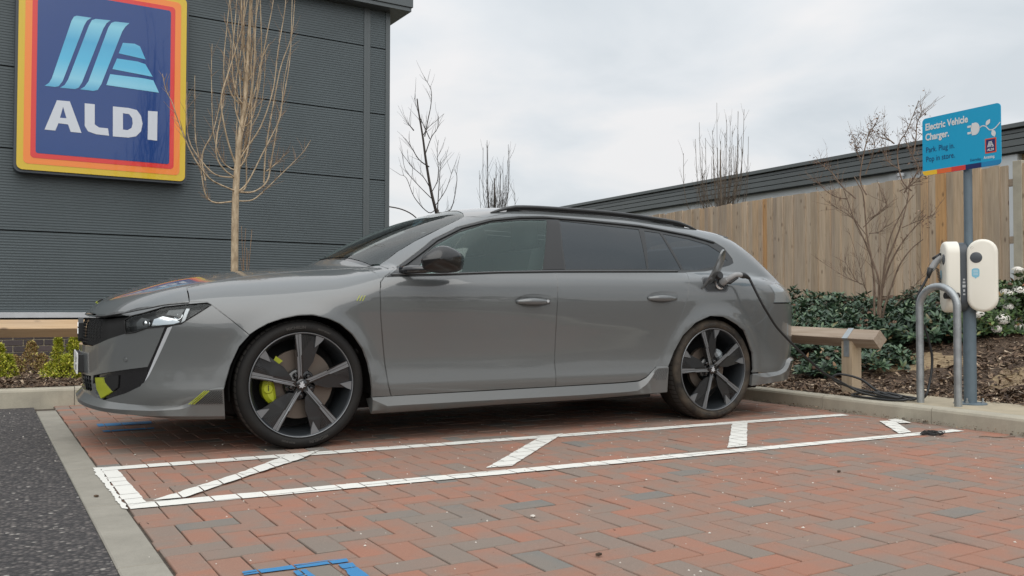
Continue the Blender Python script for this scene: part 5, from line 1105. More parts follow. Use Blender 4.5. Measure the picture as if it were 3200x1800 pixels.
# mirrors
def mirror(s_):
    t=None; O=[(-.118,-.012),(-.105,.012),(-.075,.036),(-.03,.060),(.02,.066),(.07,.052),(.112,.026),(.118,-.004),(.112,-.045),(.085,-.062),(.02,-.072),(-.05,-.070),(-.098,-.058),(-.112,-.035)]
    O=[(v.x,v.y) for v in smooth_path([(a,b,0) for a,b in O+[O[0]]],4)[:-1]]
    n=len(O); L=9; V=[]
    for k in range(L):
        u=-1+2*k/(L-1); sc=math.sqrt(max(0,1-abs(u)**4))*.88+.12*(1 if abs(u)<1 else .6); 
        for a,b in O: V.append((a*sc*1.08+u*.055,u*.105,b*sc*1.06*(1-.10*u)))
    cx,cy,cz=.742-1.4,-.905-.135,1.017
    def wv(v): return (cx+v[0],(cy-v[1])*s_,cz+v[2])
    F=[(k*n+i,k*n+(i+1)%n,(k+1)*n+(i+1)%n,(k+1)*n+i) for k in range(L-1) for i in range(n)]+[tuple(range(n)),tuple(range((L-1)*n,L*n))]
    F=[f if len(f)>4 else f for f in F]
    Vw=[wv((v[0],-v[1],v[2])) for v in V]
    top=[f for f in F if sum(V[i][2] for i in f)/len(f)>-.010]; low=[f for f in F if f not in top]
    for nm,ff,m_ in (('mirror_cap',top,M['mirror_cap']),('mirror_lower_shell',low,M['mirror_low'])):
        o=obj(nm,Vw,ff,m_,CAR,True); bm=bmesh.new(); bm.from_mesh(o.data); bmesh.ops.delete(bm,geom=[v for v in bm.verts if not v.link_faces],context='VERTS'); bmesh.ops.recalc_face_normals(bm,faces=bm.faces[:]); bm.to_mesh(o.data); bm.free()
    # parting line and arm
    pts=[wv((a*1.012,.0,-.012)) for a in np.linspace(-.115,.118,6)]
    arm=MB(); A0=[(-.150,-.0),(-.06,-.0)]
    arm.tube([((.560-1.4),-.862*s_,.962),((.600-1.4),-.905*s_,.962),((.66-1.4),-.965*s_,.962),((.72-1.4),-1.0*s_,.968)],[.022,.024,.022,.02],10)
    arm.build('mirror_arm',M['gloss_black'],CAR,True)
M['mirror_cap']=mat('mirror_cap_gloss',(.010,.0105,.011),.25,coat=.35); M['mirror_low']=mat('mirror_shell_black',(.006,.006,.006),.3,coat=.2); M['pillar_black']=mat('pillar_black',(.012,.013,.014),.28)
mirror(1); mirror(-1)
# --- wheels
def wheel_parts(root,phase,front,dusty):
    """axis along local +y pointing outboard = -y world for near side; build with z=local axis then rotate"""
    R0=Matrix.Rotation(math.radians(90),4,'X')  # local z -> -y
    tp=[(.285,-.205),(.300,-.222),(.322,-.226),(.338,-.214),(.3425,-.19),(.343,-.12),(.3425,-.050),(.339,-.028),(.327,-.008),(.309,.002),(.291,-.002),(.279,-.010),(.272,-.020),(.272,-.205)]
    mb=MB().lathe(tp,96,R0,True); ty=mb.build('tyre',M['tyre'],root,True,50,fix=True)
    a=ty.data.attributes.new('dust','FLOAT','POINT'); a.data.foreach_set('value',[ (dusty if (v.co.x**2+v.co.z**2)**.5<.333 else dusty*.35) for v in ty.data.vertices])
    # tread: shoulder blocks
    for k in range(0,72):
        pass
    tb=MB()
    for k in range(64):
        a0=2*math.pi*k/64; da=2*math.pi/64*.80
        for (ra,ha,rb,hb) in ((.3425,-.052,.3375,-.022),):
            P=[(ra+.0022,ha-.03,a0),(ra+.0022,ha-.03,a0+da),(ra+.0016,ha+.008,a0+da*1.05),(rb+.0018,hb,a0+da*1.15),(rb+.0018,hb,a0+.012*1.1),(ra+.0016,ha+.008,a0)]
            V=[R0@Vector((r*math.cos(t),r*math.sin(t),h)) for r,h,t in P]; tb.add(V,[(0,1,2,5),(5,2,3,4)])
    tb=tb.build('tread_blocks',M['tyre_tread'],root,fix=False); tb['kind']='stuff'
    # raised sidewall lettering
    def arc_text(txt,r,ang,size,flip=False,m=M['tyre_tread']):
        V,F=text_mesh(txt,size,.0006,1.1,.0006,'CENTER')
        out=[]
        for a,b,c in V:
            if not flip: t=ang-a/r; rr_=r+b
            else: t=ang+a/r; rr_=r+size*.7-b
            out.append(R0@Vector((rr_*math.cos(t),rr_*math.sin(t),-.0015+c+.0035)))
        MB().add(out,F).build('tyre_lettering',m,root)
    arc_text('MICHELIN',.2975,math.radians(97),.021)
    arc_text('PILOT SPORT',.300,math.radians(68),.011)
    arc_text('MICHELIN',.2975,math.radians(-73),.021)
    arc_text('PILOT SPORT',.300,math.radians(-104),.011)
    # rim barrel + lip
    mb=MB().lathe([(.2765,-.013),(.277,-.007),(.2735,-.005),(.268,-.010),(.262,-.018),(.256,-.045),(.248,-.06),(.240,-.11),(.240,-.2),(.27,-.21)],80,R0); mb.build('rim_barrel',M['rim_barrel'],root,True,40,fix=False)
    MB().lathe([(.2772,-.0125),(.2776,-.0055),(.2755,-.0035),(.2725,-.0045),(.2715,-.009)],80,R0).build('rim_lip',M['rim_face'],root,True,40)
    def pol(r,deg): return (r*math.cos(math.radians(deg)),r*math.sin(math.radians(deg)))
    def pt(x,y,h): v=R0@Vector((x,y,h)); return (v.x,v.y,v.z)
    blades=[];
    for k in range(5):
        A=phase+72*k
        def loc(u,v):  # u along spoke, v clockwise tangential (seen from outside)
            a=math.radians(A); return (u*math.cos(a)+v*math.sin(a),u*math.sin(a)-v*math.cos(a))
        def pr(poly,h0,h1,nm,m,hs=None):
            mb=MB(); n=len(poly)
            top_=[pt(*loc(u,v),(h0 if hs is None else hs(u,v))) for u,v in poly]; bot=[pt(*loc(u,v),(h0 if hs is None else hs(u,v))-h1) for u,v in poly]
            mb.add(top_+bot,[tuple(range(n)),tuple(range(2*n-1,n-1,-1))]+[(i,i+n,(i+1)%n+n,(i+1)%n) for i in range(n)]); return mb.build(nm,m,root,fix=True)
        hub=lambda u,v:-.012-.024*max(0,1-u/.16)**1.2*0-.010*(1-min(1,u/.27))
        R_=.270
        pr([(.028,-.016),(.150,-.017),(.150,-.012),(R_,-.021),(R_-.001,-.008),(.15,-.0045),(.05,-.004)],0,.012,'spoke_face',M['rim_face'],lambda u,v:-.009-.012*(1-min(1,u/.2)))
        pr([(.05,-.002),(.15,-.002),(R_,-.006),(R_-.001,.010),(.16,.008),(.155,.004),(.04,.004)],0,.012,'spoke_face',M['rim_face'],lambda u,v:-.009-.012*(1-min(1,u/.2)))
        pr([(.02,-.018),(.15,-.0195),(R_-.002,-.024),(R_-.002,.014),(.15,.012),(.02,.012)],0,.035,'spoke_core',M['rim_dark'],lambda u,v:-.0125-.012*(1-min(1,u/.2)))
        # blade with textured tip
        t=lambda r,d:(r*math.cos(math.radians(d)),r*math.sin(math.radians(d)))
        bl_=[(.06,.010),(.16,.010),(R_-.001,.013)]+[t(R_-.001,d) for d in (7,12,17,22)]+[t(R_*.955,25.5),t(R_*.90,27.5),t(.175,28.5),t(.135,31),t(.075,25)]
        pr(bl_,0,.010,'spoke_blade',M['rim_blade'],lambda u,v:-.017-.011*(1-min(1,u/.2))-.10*max(0,v-.05))
        tri=[t(R_-.001,19.5),t(R_-.001,24.5),t(R_-.001,29.5),t(R_*.90,27.8),t(R_*.765,22.6)]
        pr(tri,0,.016,'blade_tip',M['rim_face'],lambda u,v:-.009-.05*max(0,.262-math.hypot(u,v)))
        for q in range(7):
            v0=.022+q*.0095; u1=math.sqrt(max(0,(R_-.003)**2-v0**2))-.000; u0=.168+.012*q
            rb2=[(u0,v0-.010),(u0+.004,v0-.009),(u1,v0+.004),(u1,v0+.0015)]
            if math.degrees(math.atan2(v0,u1))<18.5: pr(rb2,0,.003,'blade_rib',M['rim_dark'],lambda u,v:-.0150-.011*(1-min(1,u/.2))-.10*max(0,v-.05))
        # nut
        a=math.radians(A+36-8); c=(.056*math.cos(a),.056*math.sin(a)); 
        Mx=Matrix.Translation(Vector(pt(c[0],c[1],-.034)))@R0; MB().lathe([(0,.014),(.009,.013),(.0125,.008),(.013,-.004)],6,Mx).build('wheel_nut',M['gloss_black'],root)
        MB().lathe([(.016,-.012),(.0185,.0),(.0155,.002),(.0145,-.010)],14,Mx).build('nut_well',M['rim_dark'],root,True)
    MB().lathe([(0,-.050),(.08,-.048),(.085,-.06)],24,R0).build('wheel_hub',M['rim_dark'],root,True)
    MB().lathe([(0,-.0145),(.022,-.0155),(.029,-.018),(.031,-.024),(.034,-.05)],28,R0).build('hub_cap',M['gloss_black'],root,True,40)
    L_=[(-.012,-.018),(-.004,-.010),(.0,-.019),(.008,-.017),(.006,-.006),(.016,-.004),(.010,.004),(.020,.010),(.008,.011),(.004,.020),(-.004,.013),(-.014,.018),(-.010,.007),(-.018,.002),(-.007,-.001)]
    mb=MB(); n=len(L_); mb.add([pt(a,-b,-.0135) for a,b in L_],[tuple(range(n))]); mb.build('lion_emblem',M['silver'],root)
    # brakes
    rr_=.185 if front else .15
    MB().lathe([(.085,-.085),(rr_,-.085),(rr_,-.113),(.085,-.113)],56,R0,True).build('brake_disc',M['rotor'],root,True,30)
    MB().lathe([(0,-.066),(.083,-.066),(.088,-.09)],32,R0).build('disc_hat',M['rim_dark'],root,True,40)
    MB().lathe([(0,-.20),(.24,-.20)],24,R0).build('inner_shield',M['matt_black'],root)
    mb=MB(); V=[];F=[]
    c0,c1=(170,210) if front else (20,62)
    r0,r1=(.132,.200) if front else (.10,.165); hh=(-.050,-.135)
    n=9; 
    for k in range(n):
        d=c0+(c1-c0)*k/(n-1); e_=.012*(abs(k-4)/4)**2
        for r,h in ((r0+e_,hh[0]-.012),(r0+.015+e_,hh[0]),(r1-.02-e_,hh[0]),(r1-e_,hh[0]-.015),(r1-e_,hh[1]),(r0+e_,hh[1])): x,y=pol(r,d); V.append(pt(x,y,h))
    F=[(6*i+a,6*i+(a+1)%6,6*i+6+(a+1)%6,6*i+6+a) for i in range(n-1) for a in range(6)]+[(0,1,2,3,4,5),tuple(6*(n-1)+q for q in (5,4,3,2,1,0))]
    mb.add(V,F).build('brake_caliper',M['lime'] if front else M['galvd'],root,fix=True)
    if front:
        x,y=pol(.17,186); Mx=Matrix.Translation(Vector(pt(x,y,-.050)))@R0; MB().lathe([(0,.006),(.022,.006),(.027,0)],16,Mx).build('caliper_boss',M['lime'],root,True,40)
        MB().add([pt(x-.002,y+.018,-.0425),pt(x+.002,y+.018,-.0425),pt(x+.002,y-.012,-.0425),pt(x-.002,y-.012,-.0425)],[(0,1,2,3)]).build('caliper_slot',M['ink'],root)
        x,y=pol(.20,120)
        mb=MB(); V=[pt(*pol(r,d),h) for d,r,h in ((138,.19,-.06),(148,.165,-.06),(126,.155,-.06),(130,.20,-.06))]; mb.add(V,[(0,1,2,3)])
        mb.build('caliper_bracket',M['lime'],root)
M['tyre_tread']=mat('tyre_tread_rubber',(.045,.042,.038),.7)
def copy_tree(o,parent=None,M_=None):
    c=o.copy(); COL.objects.link(c); c.parent=parent
    for ch in list(o.children): copy_tree(ch,c)
    return c
def wheel(x,side,phase,front,dusty,z=.339,proto=None):
    # deepest allowed level: wheel is a child of the car, its pieces are sub-parts
    w=empty('wheel',(x-1.4,-.905*side,z)) if proto is None else None
    if proto is None: w.parent=CAR; wheel_parts(w,phase,front,dusty)
    else: w=copy_tree(proto,CAR); w.location=(x-1.4,-.905*side,z); w.rotation_euler=(0,0,math.pi)
    return w
wf=wheel(0,1,21.7,True,.05); wr=wheel(2.793,1,35.7,False,.55)
wheel(0,-1,0,True,0,proto=wf); wheel(2.793,-1,0,False,0,proto=wr)
# arches: liners
for ax in (0.02,2.80):
    for s_ in (1,-1):
        V=[];n=20
        for k in range(n+1):
            a=math.radians(-8+196*k/n); r=.392
            for t in (.888,.60): V.append((ax-1.4+r*math.cos(a),-s_*t,.32+r*math.sin(a)))
        F=[(2*i,2*i+1,2*i+3,2*i+2) for i in range(n)]
        MB().add(V,F).build('wheel_arch_liner',M['matt_black'],CAR,True)
        c=(ax-1.4,.32); V=[(c[0]+.40*math.cos(math.radians(k*18)),-s_*.605,max(.17,c[1]+.40*math.sin(math.radians(k*18)))) for k in range(20)]
        MB().add(V,[tuple(range(20))]).build('wheel_arch_liner',M['matt_black'],CAR)
# under body, cabin tub
MB().box(-.66-1.4,3.50-1.4,-.60,.60,.165,.46,.03).build('underbody',M['matt_black'],CAR)
MB().box(.46-1.4,2.30-1.4,-.862,.862,.168,.44,.01).build('underbody',M['matt_black'],CAR)
MB().box(-.62-1.4,.40-1.4,-.56,.56,.46,.80,.05).build('engine_bay',M['matt_black'],CAR)
for s_ in (1,-1): MB().box(.50-1.4,2.28-1.4,s_*.80,s_*.835,.44,.90,0).build('door_lining',M['interior'],CAR)
for s_ in (1,-1): MB().box(2.28-1.4,3.4-1.4,s_*.70,s_*.735,.66,.93,0).build('boot_lining',M['interior'],CAR)
MB().box(.36-1.4,.62-1.4,-.74,.74,.46,.965,.04).build('dashboard',M['interior'],CAR)
MB().box(2.3-1.4,3.5-1.4,-.70,.70,.46,.66,.02).build('boot_floor',M['interior'],CAR)
MB().box(2.45-1.4,3.3-1.4,-.72,.72,.90,.915,.0).build('load_cover',M['interior'],CAR)
def seat(x,y,w):
    s_=empty('seat',(x-1.4,y,.44)); s_.parent=CAR
    MB().box(-.05,.45,-w/2,w/2,0,.18,.05).build('seat_base',M['seat'],s_,True,50)
    prof=[(.40,.12),(.56,.12),(.70,.62),(.66,.70),(.585,.68),(.50,.35)]
    mb=MB(); mb.prism(prof,lambda a,b:(a,-w/2,b),lambda a,b:(a,w/2,b)); mb.build('seat_back',M['seat'],s_,fix=True)
    MB().box(.61,.72,-.13,.13,.70,.90,.04).build('headrest',M['seat'],s_,True,50)
seat(.95,-.38,.50); seat(.95,.38,.50)
seat(1.85,-.40,.48); seat(1.85,.40,.48); seat(1.85,0,.3)
Mx=Matrix.Translation(Vector((.86-1.4,.36,.93)))@Matrix.Rotation(math.radians(-68),4,'Y')
MB().lathe([(.165+.015*math.cos(a),.015*math.sin(a)) for a in np.linspace(0,6.28,8)],28,Mx).build('steering_wheel',M['satin_black'],CAR,True)
panel('headlining','T',[(1.2,.50),(3.1,.48),(3.1,-.48),(1.2,-.50)],M['headlining'],mirror=False,off=-.035,flange=0,step=.08)
MB().box(.93-1.4,.99-1.4,-.11,.11,1.20,1.26,.01).build('rear_view_mirror',M['satin_black'],CAR)
# exhausts not visible; charge port recess, flap
PX,PZ=2.80,.912
P,_=surf('S',np.array([[PX,PZ]]),body); py=-P[0][1]; pn=grad(body,P)[0]
rec=[(PX+a,PZ+b) for a,b in rrect(.215,.105,.04,5)]
panel('charge_port_rim','S',rec,M['gloss_black'],off=.0015,step=.03,mirror=False,flange=.002)
panel('charge_port_bowl','S',[(PX+a,PZ+b) for a,b in rrect(.195,.088,.035,5)],M['satin_black'],off=.003,step=.03,mirror=False,flange=.001)
nv=Vector((pn[0],-pn[1],pn[2])); cpt=Vector((PX+.030-1.4,py,PZ+.002)); Mx=nv.to_track_quat('Z','Y').to_matrix().to_4x4(); Mx.translation=cpt+nv*.004
MB().lathe([(.0,.012),(.030,.012),(.037,.016),(.040,.012),(.042,0)],24,Mx).build('charge_socket',M['chrome'],CAR,True,40)
Mx2=Mx.copy(); Mx2.translation=cpt+Vector((-.022,-.022,.058)); Mx2=Mx2
MB().lathe([(0,.016),(.026,.016),(.030,.010),(.030,-.012),(0,-.014)],22,Mx2).build('socket_cap',M['rubber'],CAR,True,40)
# open flap: a rounded plate hinged low at its front edge, swung up and out
h0=Vector((2.672-1.4,py-.002,.866)); a_=Vector((.02,-.18,.262)); b_=Vector((.125,.070,.012)); nrm=a_.cross(b_).normalized()
FP=[(.0,.10),(.06,.0),(.30,.0),(.60,.03),(.85,.12),(.97,.26),(1.0,.45),(.97,.62),(.86,.80),(.66,.92),(.40,.97),(.16,.86),(.03,.60)]
FP=[(v.x,v.y) for v in smooth_path([(a,b,0) for a,b in FP+[FP[0]]],3)[:-1]]
bulge=lambda a,b:nrm*(-.018*math.sin(math.pi*a))
n=len(FP); V=[h0+a_*a+b_*b+bulge(a,b) for a,b in FP]+[h0+a_*a+b_*b+nrm*.012+bulge(a,b) for a,b in FP]; cA=h0+a_*.5+b_*.5+bulge(.5,0)
V+=[cA,cA+nrm*.012]; F=[(i,(i+1)%n,2*n) for i in range(n)]+[(n+i,n+(i+1)%n,2*n+1) for i in range(n)]+[(i,i+n,(i+1)%n+n,(i+1)%n) for i in range(n)]
MB().add(V,F).build('charge_flap',M['body'],CAR,True,35,fix=True)
MB().tube([h0+a_*.05+b_*.4,h0+Vector((.06,.03,.02))],.008,6).build('flap_hinge',M['satin_black'],CAR)

# ------------------------------------------------------------------ charging column
pc=Vector((4.36,-.775,.104)); cp=empty('charging_post',pc); tag(cp,'blue grey steel post with two back to back cream wall chargers mounted on it','charging post')
MB().tube([(0,0,0),(0,0,1.06)],.041,28).build('lower_pole',M['polegrey'],cp,True,40)
MB().tube([(0,0,1.05),(0,0,1.99)],.0275,24).build('upper_pole',M['polegrey'],cp,True,40)
MB().lathe([(0,.010),(.10,.010),(.104,.007),(.104,0)],32,Matrix.Identity(4)).build('base_plate',M['polegrey'],cp,True,40)
for a in (20,110,200,290):
    x,y=.078*math.cos(math.radians(a)),.078*math.sin(math.radians(a)); MB().tube([(x,y,.008),(x,y,.045)],.006,8).lathe([(0,.012),(.013,.012),(.013,0)],6,Matrix.Translation((x,y,.010))).build('anchor_bolt',M['galv'],cp)
def charger(loc,ang,label,near):
    t=empty('wall_charger',loc); t.rotation_euler=(0,0,math.radians(ang)); tag(t,label,'ev charger',group='cream wall chargers on the charging post')
    # local +x = front normal
    def shell(w,h,x0,x1,r,e,nm,m):
        mb=MB(); P=rrect(w,h,r,8); n=len(P); V=[];F=[]; prof=[(x0,1),(x1-e,1)]+[(x1-e+e*math.sin(a),1-(1-math.cos(a))*e/(w/2)*.9) for a in np.linspace(.25,math.pi/2,5)]
        for x,k in prof:
            for a,b in P:
                d=(1-k)*(w/2); sa=max(0,1-d/max(w/2,1e-6)); sb=max(0,1-d/(h/2)); V.append((x,a*sa,b*sb))
        L=len(prof); F=[(k*n+i,k*n+(i+1)%n,(k+1)*n+(i+1)%n,(k+1)*n+i) for k in range(L-1) for i in range(n)]+[tuple(range((L-1)*n,L*n)),tuple(range(n))[::-1]]
        return mb.add(V,F).build(nm,m,t,True,42,fix=True)
    shell(.185,.485,-.035,.052,.088,.022,'front_cover',M['cream'])
    shell(.172,.470,-.085,-.034,.082,.008,'back_case',M['slate'])
    shell(.120,.420,-.105,-.084,.055,.006,'wall_bracket',M['slate2'])
    R_=Matrix.Rotation(math.radians(90),4,'Y')
    Mx=Matrix.Translation(Vector((.052,-.036 if near else .03,.120)))@R_
    MB().lathe([(0,.003),(.033,.003),(.0365,.0015),(.0365,-.002)],30,Mx).build('reader_disc',M['slate2'],t,True,40)
    Mx=Matrix.Translation(Vector((.048,-.060,.186)))@R_; MB().lathe([(0,.002),(.006,.002),(.0085,.0045),(.0085,0)],14,Mx).build('socket_lock',M['slate2'],t,True,40)
    Q=[(a*1.0,b*1.0) for a,b in rrect(.046,.060,.015,4)]; MB().add([(.0530,-.040+a,.018+b) for a,b in Q],[tuple(range(len(Q)))]).add([(.0530,-.040+a,b) for a,b in ((-.008,-.012),(.008,-.012),(.0,-.022))],[(0,1,2)]).build('info_sticker',M['label_blue'],t)
    for k in range(4):
        MB().add([(.0534,-.040+a,.018+b) for a,b in ((-.014,.018-k*.010),(.014,.018-k*.010),(.014,.0155-k*.010),(-.014,.0155-k*.010))],[(0,1,2,3)]).build('sticker_line',M['whitep'],t)
    # rating label on the side of the case
    for sy in (1,-1):
        yy=sy*.0868; mb=MB()
        for k,(z,w,h) in enumerate(((-.02,.012,.010),(-.04,.016,.012),(-.065,.020,.018),(-.095,.012,.016),(-.12,.014,.010))):
            x0=-.060; mb.add([(x0-w/2,yy,z-h/2),(x0+w/2,yy,z-h/2),(x0+w/2,yy,z+h/2),(x0-w/2,yy,z+h/2)],[(0,1,2,3)])
        mb.build('rating_label',M['rating'],t)
    return t
M['rating']=mat('rating_print',(.42,.44,.45),.6)
charger((4.352,-.880,.973),213,'cream charger on the right of the post, facing the camera with round reader disc',True)
lc=charger((4.275,-.700,.968),140,'cream charger on the left of the post, seen side on with plug and cable',False)
# sign
sgn=empty('ev_sign',(4.318,-.752,1.90)); tag(sgn,'cyan sign reading Electric Vehicle Charger on top of the grey post','sign')
# board in the Y-Z plane, face towards -x ; text axis u runs to -y
w,h=.585,.408
def SP(u,v,d=0): return (-.004-d,-u,v)
P=rrect(w,h,.028,6); MB().prism(P,lambda a,b:(0.002,-a,b),lambda a,b:(-.004,-a,b)).build('sign_board',M['sky_sign'],sgn,fix=True)
# colour band along the foot
z0,z1=-h/2+.0,-h/2+.033
bands=[(-.2925,-.178,M['yellowp']),(-.178,-.066,M['orangep']),(-.066,.040,M['redp']),(.040,.155,M['navy']),(.155,.2925,M['midblue'])]
for a,b,m_ in bands:
    if a<-.29: Q=[(a,z1),(a,z0+.026),(a+.008,z0+.008),(a+.026,z0),(b,z0),(b,z1)]
    elif b>.29: Q=[(a,z1),(a,z0),(b-.026,z0),(b-.008,z0+.008),(b,z0+.026),(b,z1)]
    else: Q=[(a,z1),(a,z0),(b,z0),(b,z1)]
    MB().add([SP(u,v,.0012) for u,v in Q],[tuple(range(len(Q)))]).build('colour_band',m_,sgn)
def stext(txt,u,v,size,m,bold=0,sx=.86,par_=None,align='LEFT'):
    V,F=text_mesh(txt,size,bold,1.0,0,align,sx); V=[SP(u+a,v+b,.0016) for a,b,c in V]; MB().add(V,F).build('lettering',m,par_ or sgn)
stext('Electric Vehicle',-.268,.118,.066,M['whitep'],.0022,.80); stext('Charger.',-.268,.046,.066,M['whitep'],.0022,.80)
stext('Park. Plug in.',-.265,-.042,.056,M['navy'],0,.78); stext('Pop in store.',-.265,-.108,.056,M['navy'],0,.78)
stext('Everyday',.075,-.155,.027,M['navy'],0,.80); stext('Amazing.',.173,-.152,.027,M['whitep'],.0006,.80)
def sflat(poly,m,nm,d=.0016): 
    T=geometry.tessellate_polygon([[Vector((a,b,0)) for a,b in poly]]); MB().add([SP(a,b,d) for a,b in poly],[tuple(t) for t in T]).build(nm,m,sgn)
# plug with leafy cord
cx,cy=.107,.062
sflat([(cx-.018,cy+.040),(cx+.005,cy+.042)]+[(cx+.005+.034*math.cos(a),cy+.042*math.sin(a)) for a in np.linspace(1.4,-1.4,14)]+[(cx+.005,cy-.042),(cx-.018,cy-.040),(cx-.018,cy-.02),(cx-.024,cy-.02),(cx-.024,cy+.02),(cx-.018,cy+.02)],M['whitep'],'plug_icon')
for dy in (.022,-.022): sflat([(cx-.050,cy+dy+.007),(cx-.020,cy+dy+.007),(cx-.020,cy+dy-.007),(cx-.050,cy+dy-.007)],M['whitep'],'plug_icon')
cp_=smooth_path([(cx+.037,cy+.0,0),(cx+.06,cy+.010,0),(cx+.085,cy+.0,0),(cx+.11,cy-.026,0),(cx+.145,cy-.022,0),(cx+.184,cy+.012,0)],6)
mb=MB(); 
for i in range(len(cp_)-1):
    a=cp_[i];b=cp_[i+1]; d=(b-a).normalized(); q=Vector((-d.y,d.x,0))*.0034
    mb.add([SP(v.x,v.y,.0016) for v in (a+q,b+q,b-q,a-q)],[(0,1,2,3)])
mb.build('cord_icon',M['whitep'],sgn)
def leaficon(x,y,ang,L):
    Q=[]; 
    for t in np.linspace(0,1,8): Q.append((t*L,.28*L*math.sin(math.pi*t)))
    for t in np.linspace(1,0,8)[1:-1]: Q.append((t*L,-.28*L*math.sin(math.pi*t)))
    c,s=math.cos(math.radians(ang)),math.sin(math.radians(ang)); sflat([(x+a*c-b*s,y+a*s+b*c) for a,b in Q],M['whitep'],'leaf_icon',.0019)
leaficon(cx+.083,cy+.006,52,.050); leaficon(cx+.128,cy-.026,-72,.055)
# small logo
def box2(u0,u1,v0,v1,m,nm,d): sflat([(u0,v0),(u1,v0),(u1,v1),(u0,v1)],m,nm,d)
box2(.183,.262,-.118,-.020,M['orangep'],'small_logo',.0016); box2(.187,.258,-.114,-.024,M['redp'],'small_logo',.0018); box2(.191,.254,-.110,-.028,M['navy'],'small_logo',.002)
for k in range(3): u=.199+k*.0085; sflat([(u,-.078),(u+.005,-.078),(u+.017,-.040),(u+.012,-.040)],M['whitep'],'small_logo',.0024)
for k in range(3): sflat([(.228-k*.002,-.078+k*.010),(.247-k*.004,-.078+k*.010),(.243-k*.004,-.072+k*.010),(.231-k*.002,-.072+k*.010)],M['whitep'],'small_logo',.0024)
V,F=text_mesh('ALDI',.022,.0006,1.0,0,'CENTER',1.0); MB().add([SP(.2225+a,-.103+b,.0024) for a,b,c in V],F).build('lettering',M['whitep'],sgn)
MB().box(.003,.045,-.05,.05,-.10,-.07,.002).box(.003,.045,-.05,.05,.08,.11,.002).build('post_clip',M['polegrey'],sgn)
# ------------------------------------------------------------------ hoop barrier
hb=empty('hoop_barrier',(4.098,-.73,.104)); tag(hb,'galvanised steel hoop guard standing in front of the charging post','hoop barrier')
r=.1415; pts=[(0,r,0),(0,r,.2),(0,r,.45),(0,r,.655)]+[(0,r*math.cos(a),.655+r*math.sin(a)) for a in np.linspace(.12,math.pi-.12,16)]+[(0,-r,.655),(0,-r,.45),(0,-r,.2),(0,-r,0)]
MB().tube(pts,.0245,20).build('hoop_tube',M['galv'],hb,True,50)
for s_ in (1,-1): MB().lathe([(.0245,.004),(.033,.002),(.036,0)],18,Matrix.Translation((0,s_*r,.0008))).build('weld_collar',M['slab'],hb,True)
# ------------------------------------------------------------------ charging cable with both plugs
cb=empty('charging_cable',(4.0,-.2,.11)); tag(cb,'black charging cable running from the car flap to a loose coil by the hoop','cable')
o_=Vector((4.0,-.2,.11))
def W2(p): return Vector(p)-o_
so_=Vector((2.80+.030,YC+py-.0,.914))   # socket on the car (world)
# plug: from the socket outwards
nw=Vector((nv.x,nv.y,nv.z)).normalized()
p0=so_+nw*.02; p1=so_+nw*.075+Vector((.01,0,.006)); p2=p1+Vector((.055,-.020,.030)); p3=p2+Vector((.06,.0,.0)); p4=p3+Vector((.040,.004,-.008))
MB().tube([W2(p) for p in (p0,p0+nw*.03,p1)],[.025,.026,.020],16).tube([W2(p) for p in smooth_path([p1-nw*.012,p1+Vector((.03,-.012,.018)),p2,p3],4)],[.020,.020,.0195,.019,.0185,.018,.018,.0175,.017,.017,.017,.017,.017],14).build('plug_body',M['plug_grey'],cb,True,50)
MB().tube([W2(p) for p in (p0+nw*.036,p1+Vector((.02,-.004,-.022)),p2+Vector((.0,-.002,-.024)),p2+Vector((.02,0,-.020)))],[.018,.012,.010,.006],10).build('plug_grip',M['rubber'],cb,True,50)
MB().tube([W2(p) for p in (p3-Vector((.012,0,0)),p3+Vector((.01,0,-.002)),p4,p4+Vector((.03,.004,-.014)))],[.020,.022,.015,.0095],14).build('plug_boot',M['rubber'],cb,True,50)
MB().lathe([(.030,-.002),(.0335,0),(.0335,.006),(.030,.008)],20,(lambda m_:(setattr(m_,'translation',W2(p0+nw*.012)),m_)[1])(nw.to_track_quat('Z','Y').to_matrix().to_4x4())).build('plug_collar',M['rubber'],cb,True)
cs=p4+Vector((.03,.004,-.014))
cab=[cs,(3.10,-.125,.79),(3.153,-.12,.727),(3.253,-.11,.621),(3.396,-.10,.512),(3.532,-.08,.424),(3.706,-.06,.316),(3.793,-.06,.269),(3.93,-.07,.21),(4.03,-.12,.150),(4.08,-.24,.122),(4.075,-.40,.120),(4.10,-.52,.122)]
coil=[(4.19,-.47,.126),(4.22,-.33,.125),(4.16,-.20,.135),(4.07,-.09,.16),(4.00,.02,.20),(3.985,.075,.235),(4.02,.03,.265),(4.09,-.09,.235),(4.10,-.22,.165),(4.08,-.36,.135),(4.075,-.50,.122),(4.00,-.43,.116),(3.975,-.27,.117),(3.99,-.12,.118),(4.06,-.05,.122),(4.13,-.12,.140),(4.12,-.28,.147),(4.085,-.44,.138),(4.02,-.47,.133),(4.0,-.36,.142),(4.06,-.24,.150),(4.13,-.33,.146),(4.15,-.50,.128),(4.13,-.60,.15),(4.17,-.605,.24),(4.205,-.60,.36),(4.205,-.595,.46),(4.17,-.58,.60),(4.115,-.557,.73),(4.12,-.56,.84),(4.165,-.585,.94),(4.183,-.596,.985)]
cpt_=[W2(p) for p in smooth_path([cab[0]]+cab[1:]+coil,7)]
MB().tube(cpt_,.0086,10).build('cable',M['rubber'],cb,True)
e0=Vector((4.186,-.597,.992)); e1=Vector((4.205,-.607,1.03)); e2=Vector((4.232,-.62,1.075)); e3=Vector((4.262,-.636,1.105))
MB().tube([W2(p) for p in (e0-Vector((.005,-.002,.03)),e0,e0+Vector((.007,-.01,.04)))],[.010,.016,.021],12).build('plug_boot',M['rubber'],cb,True)
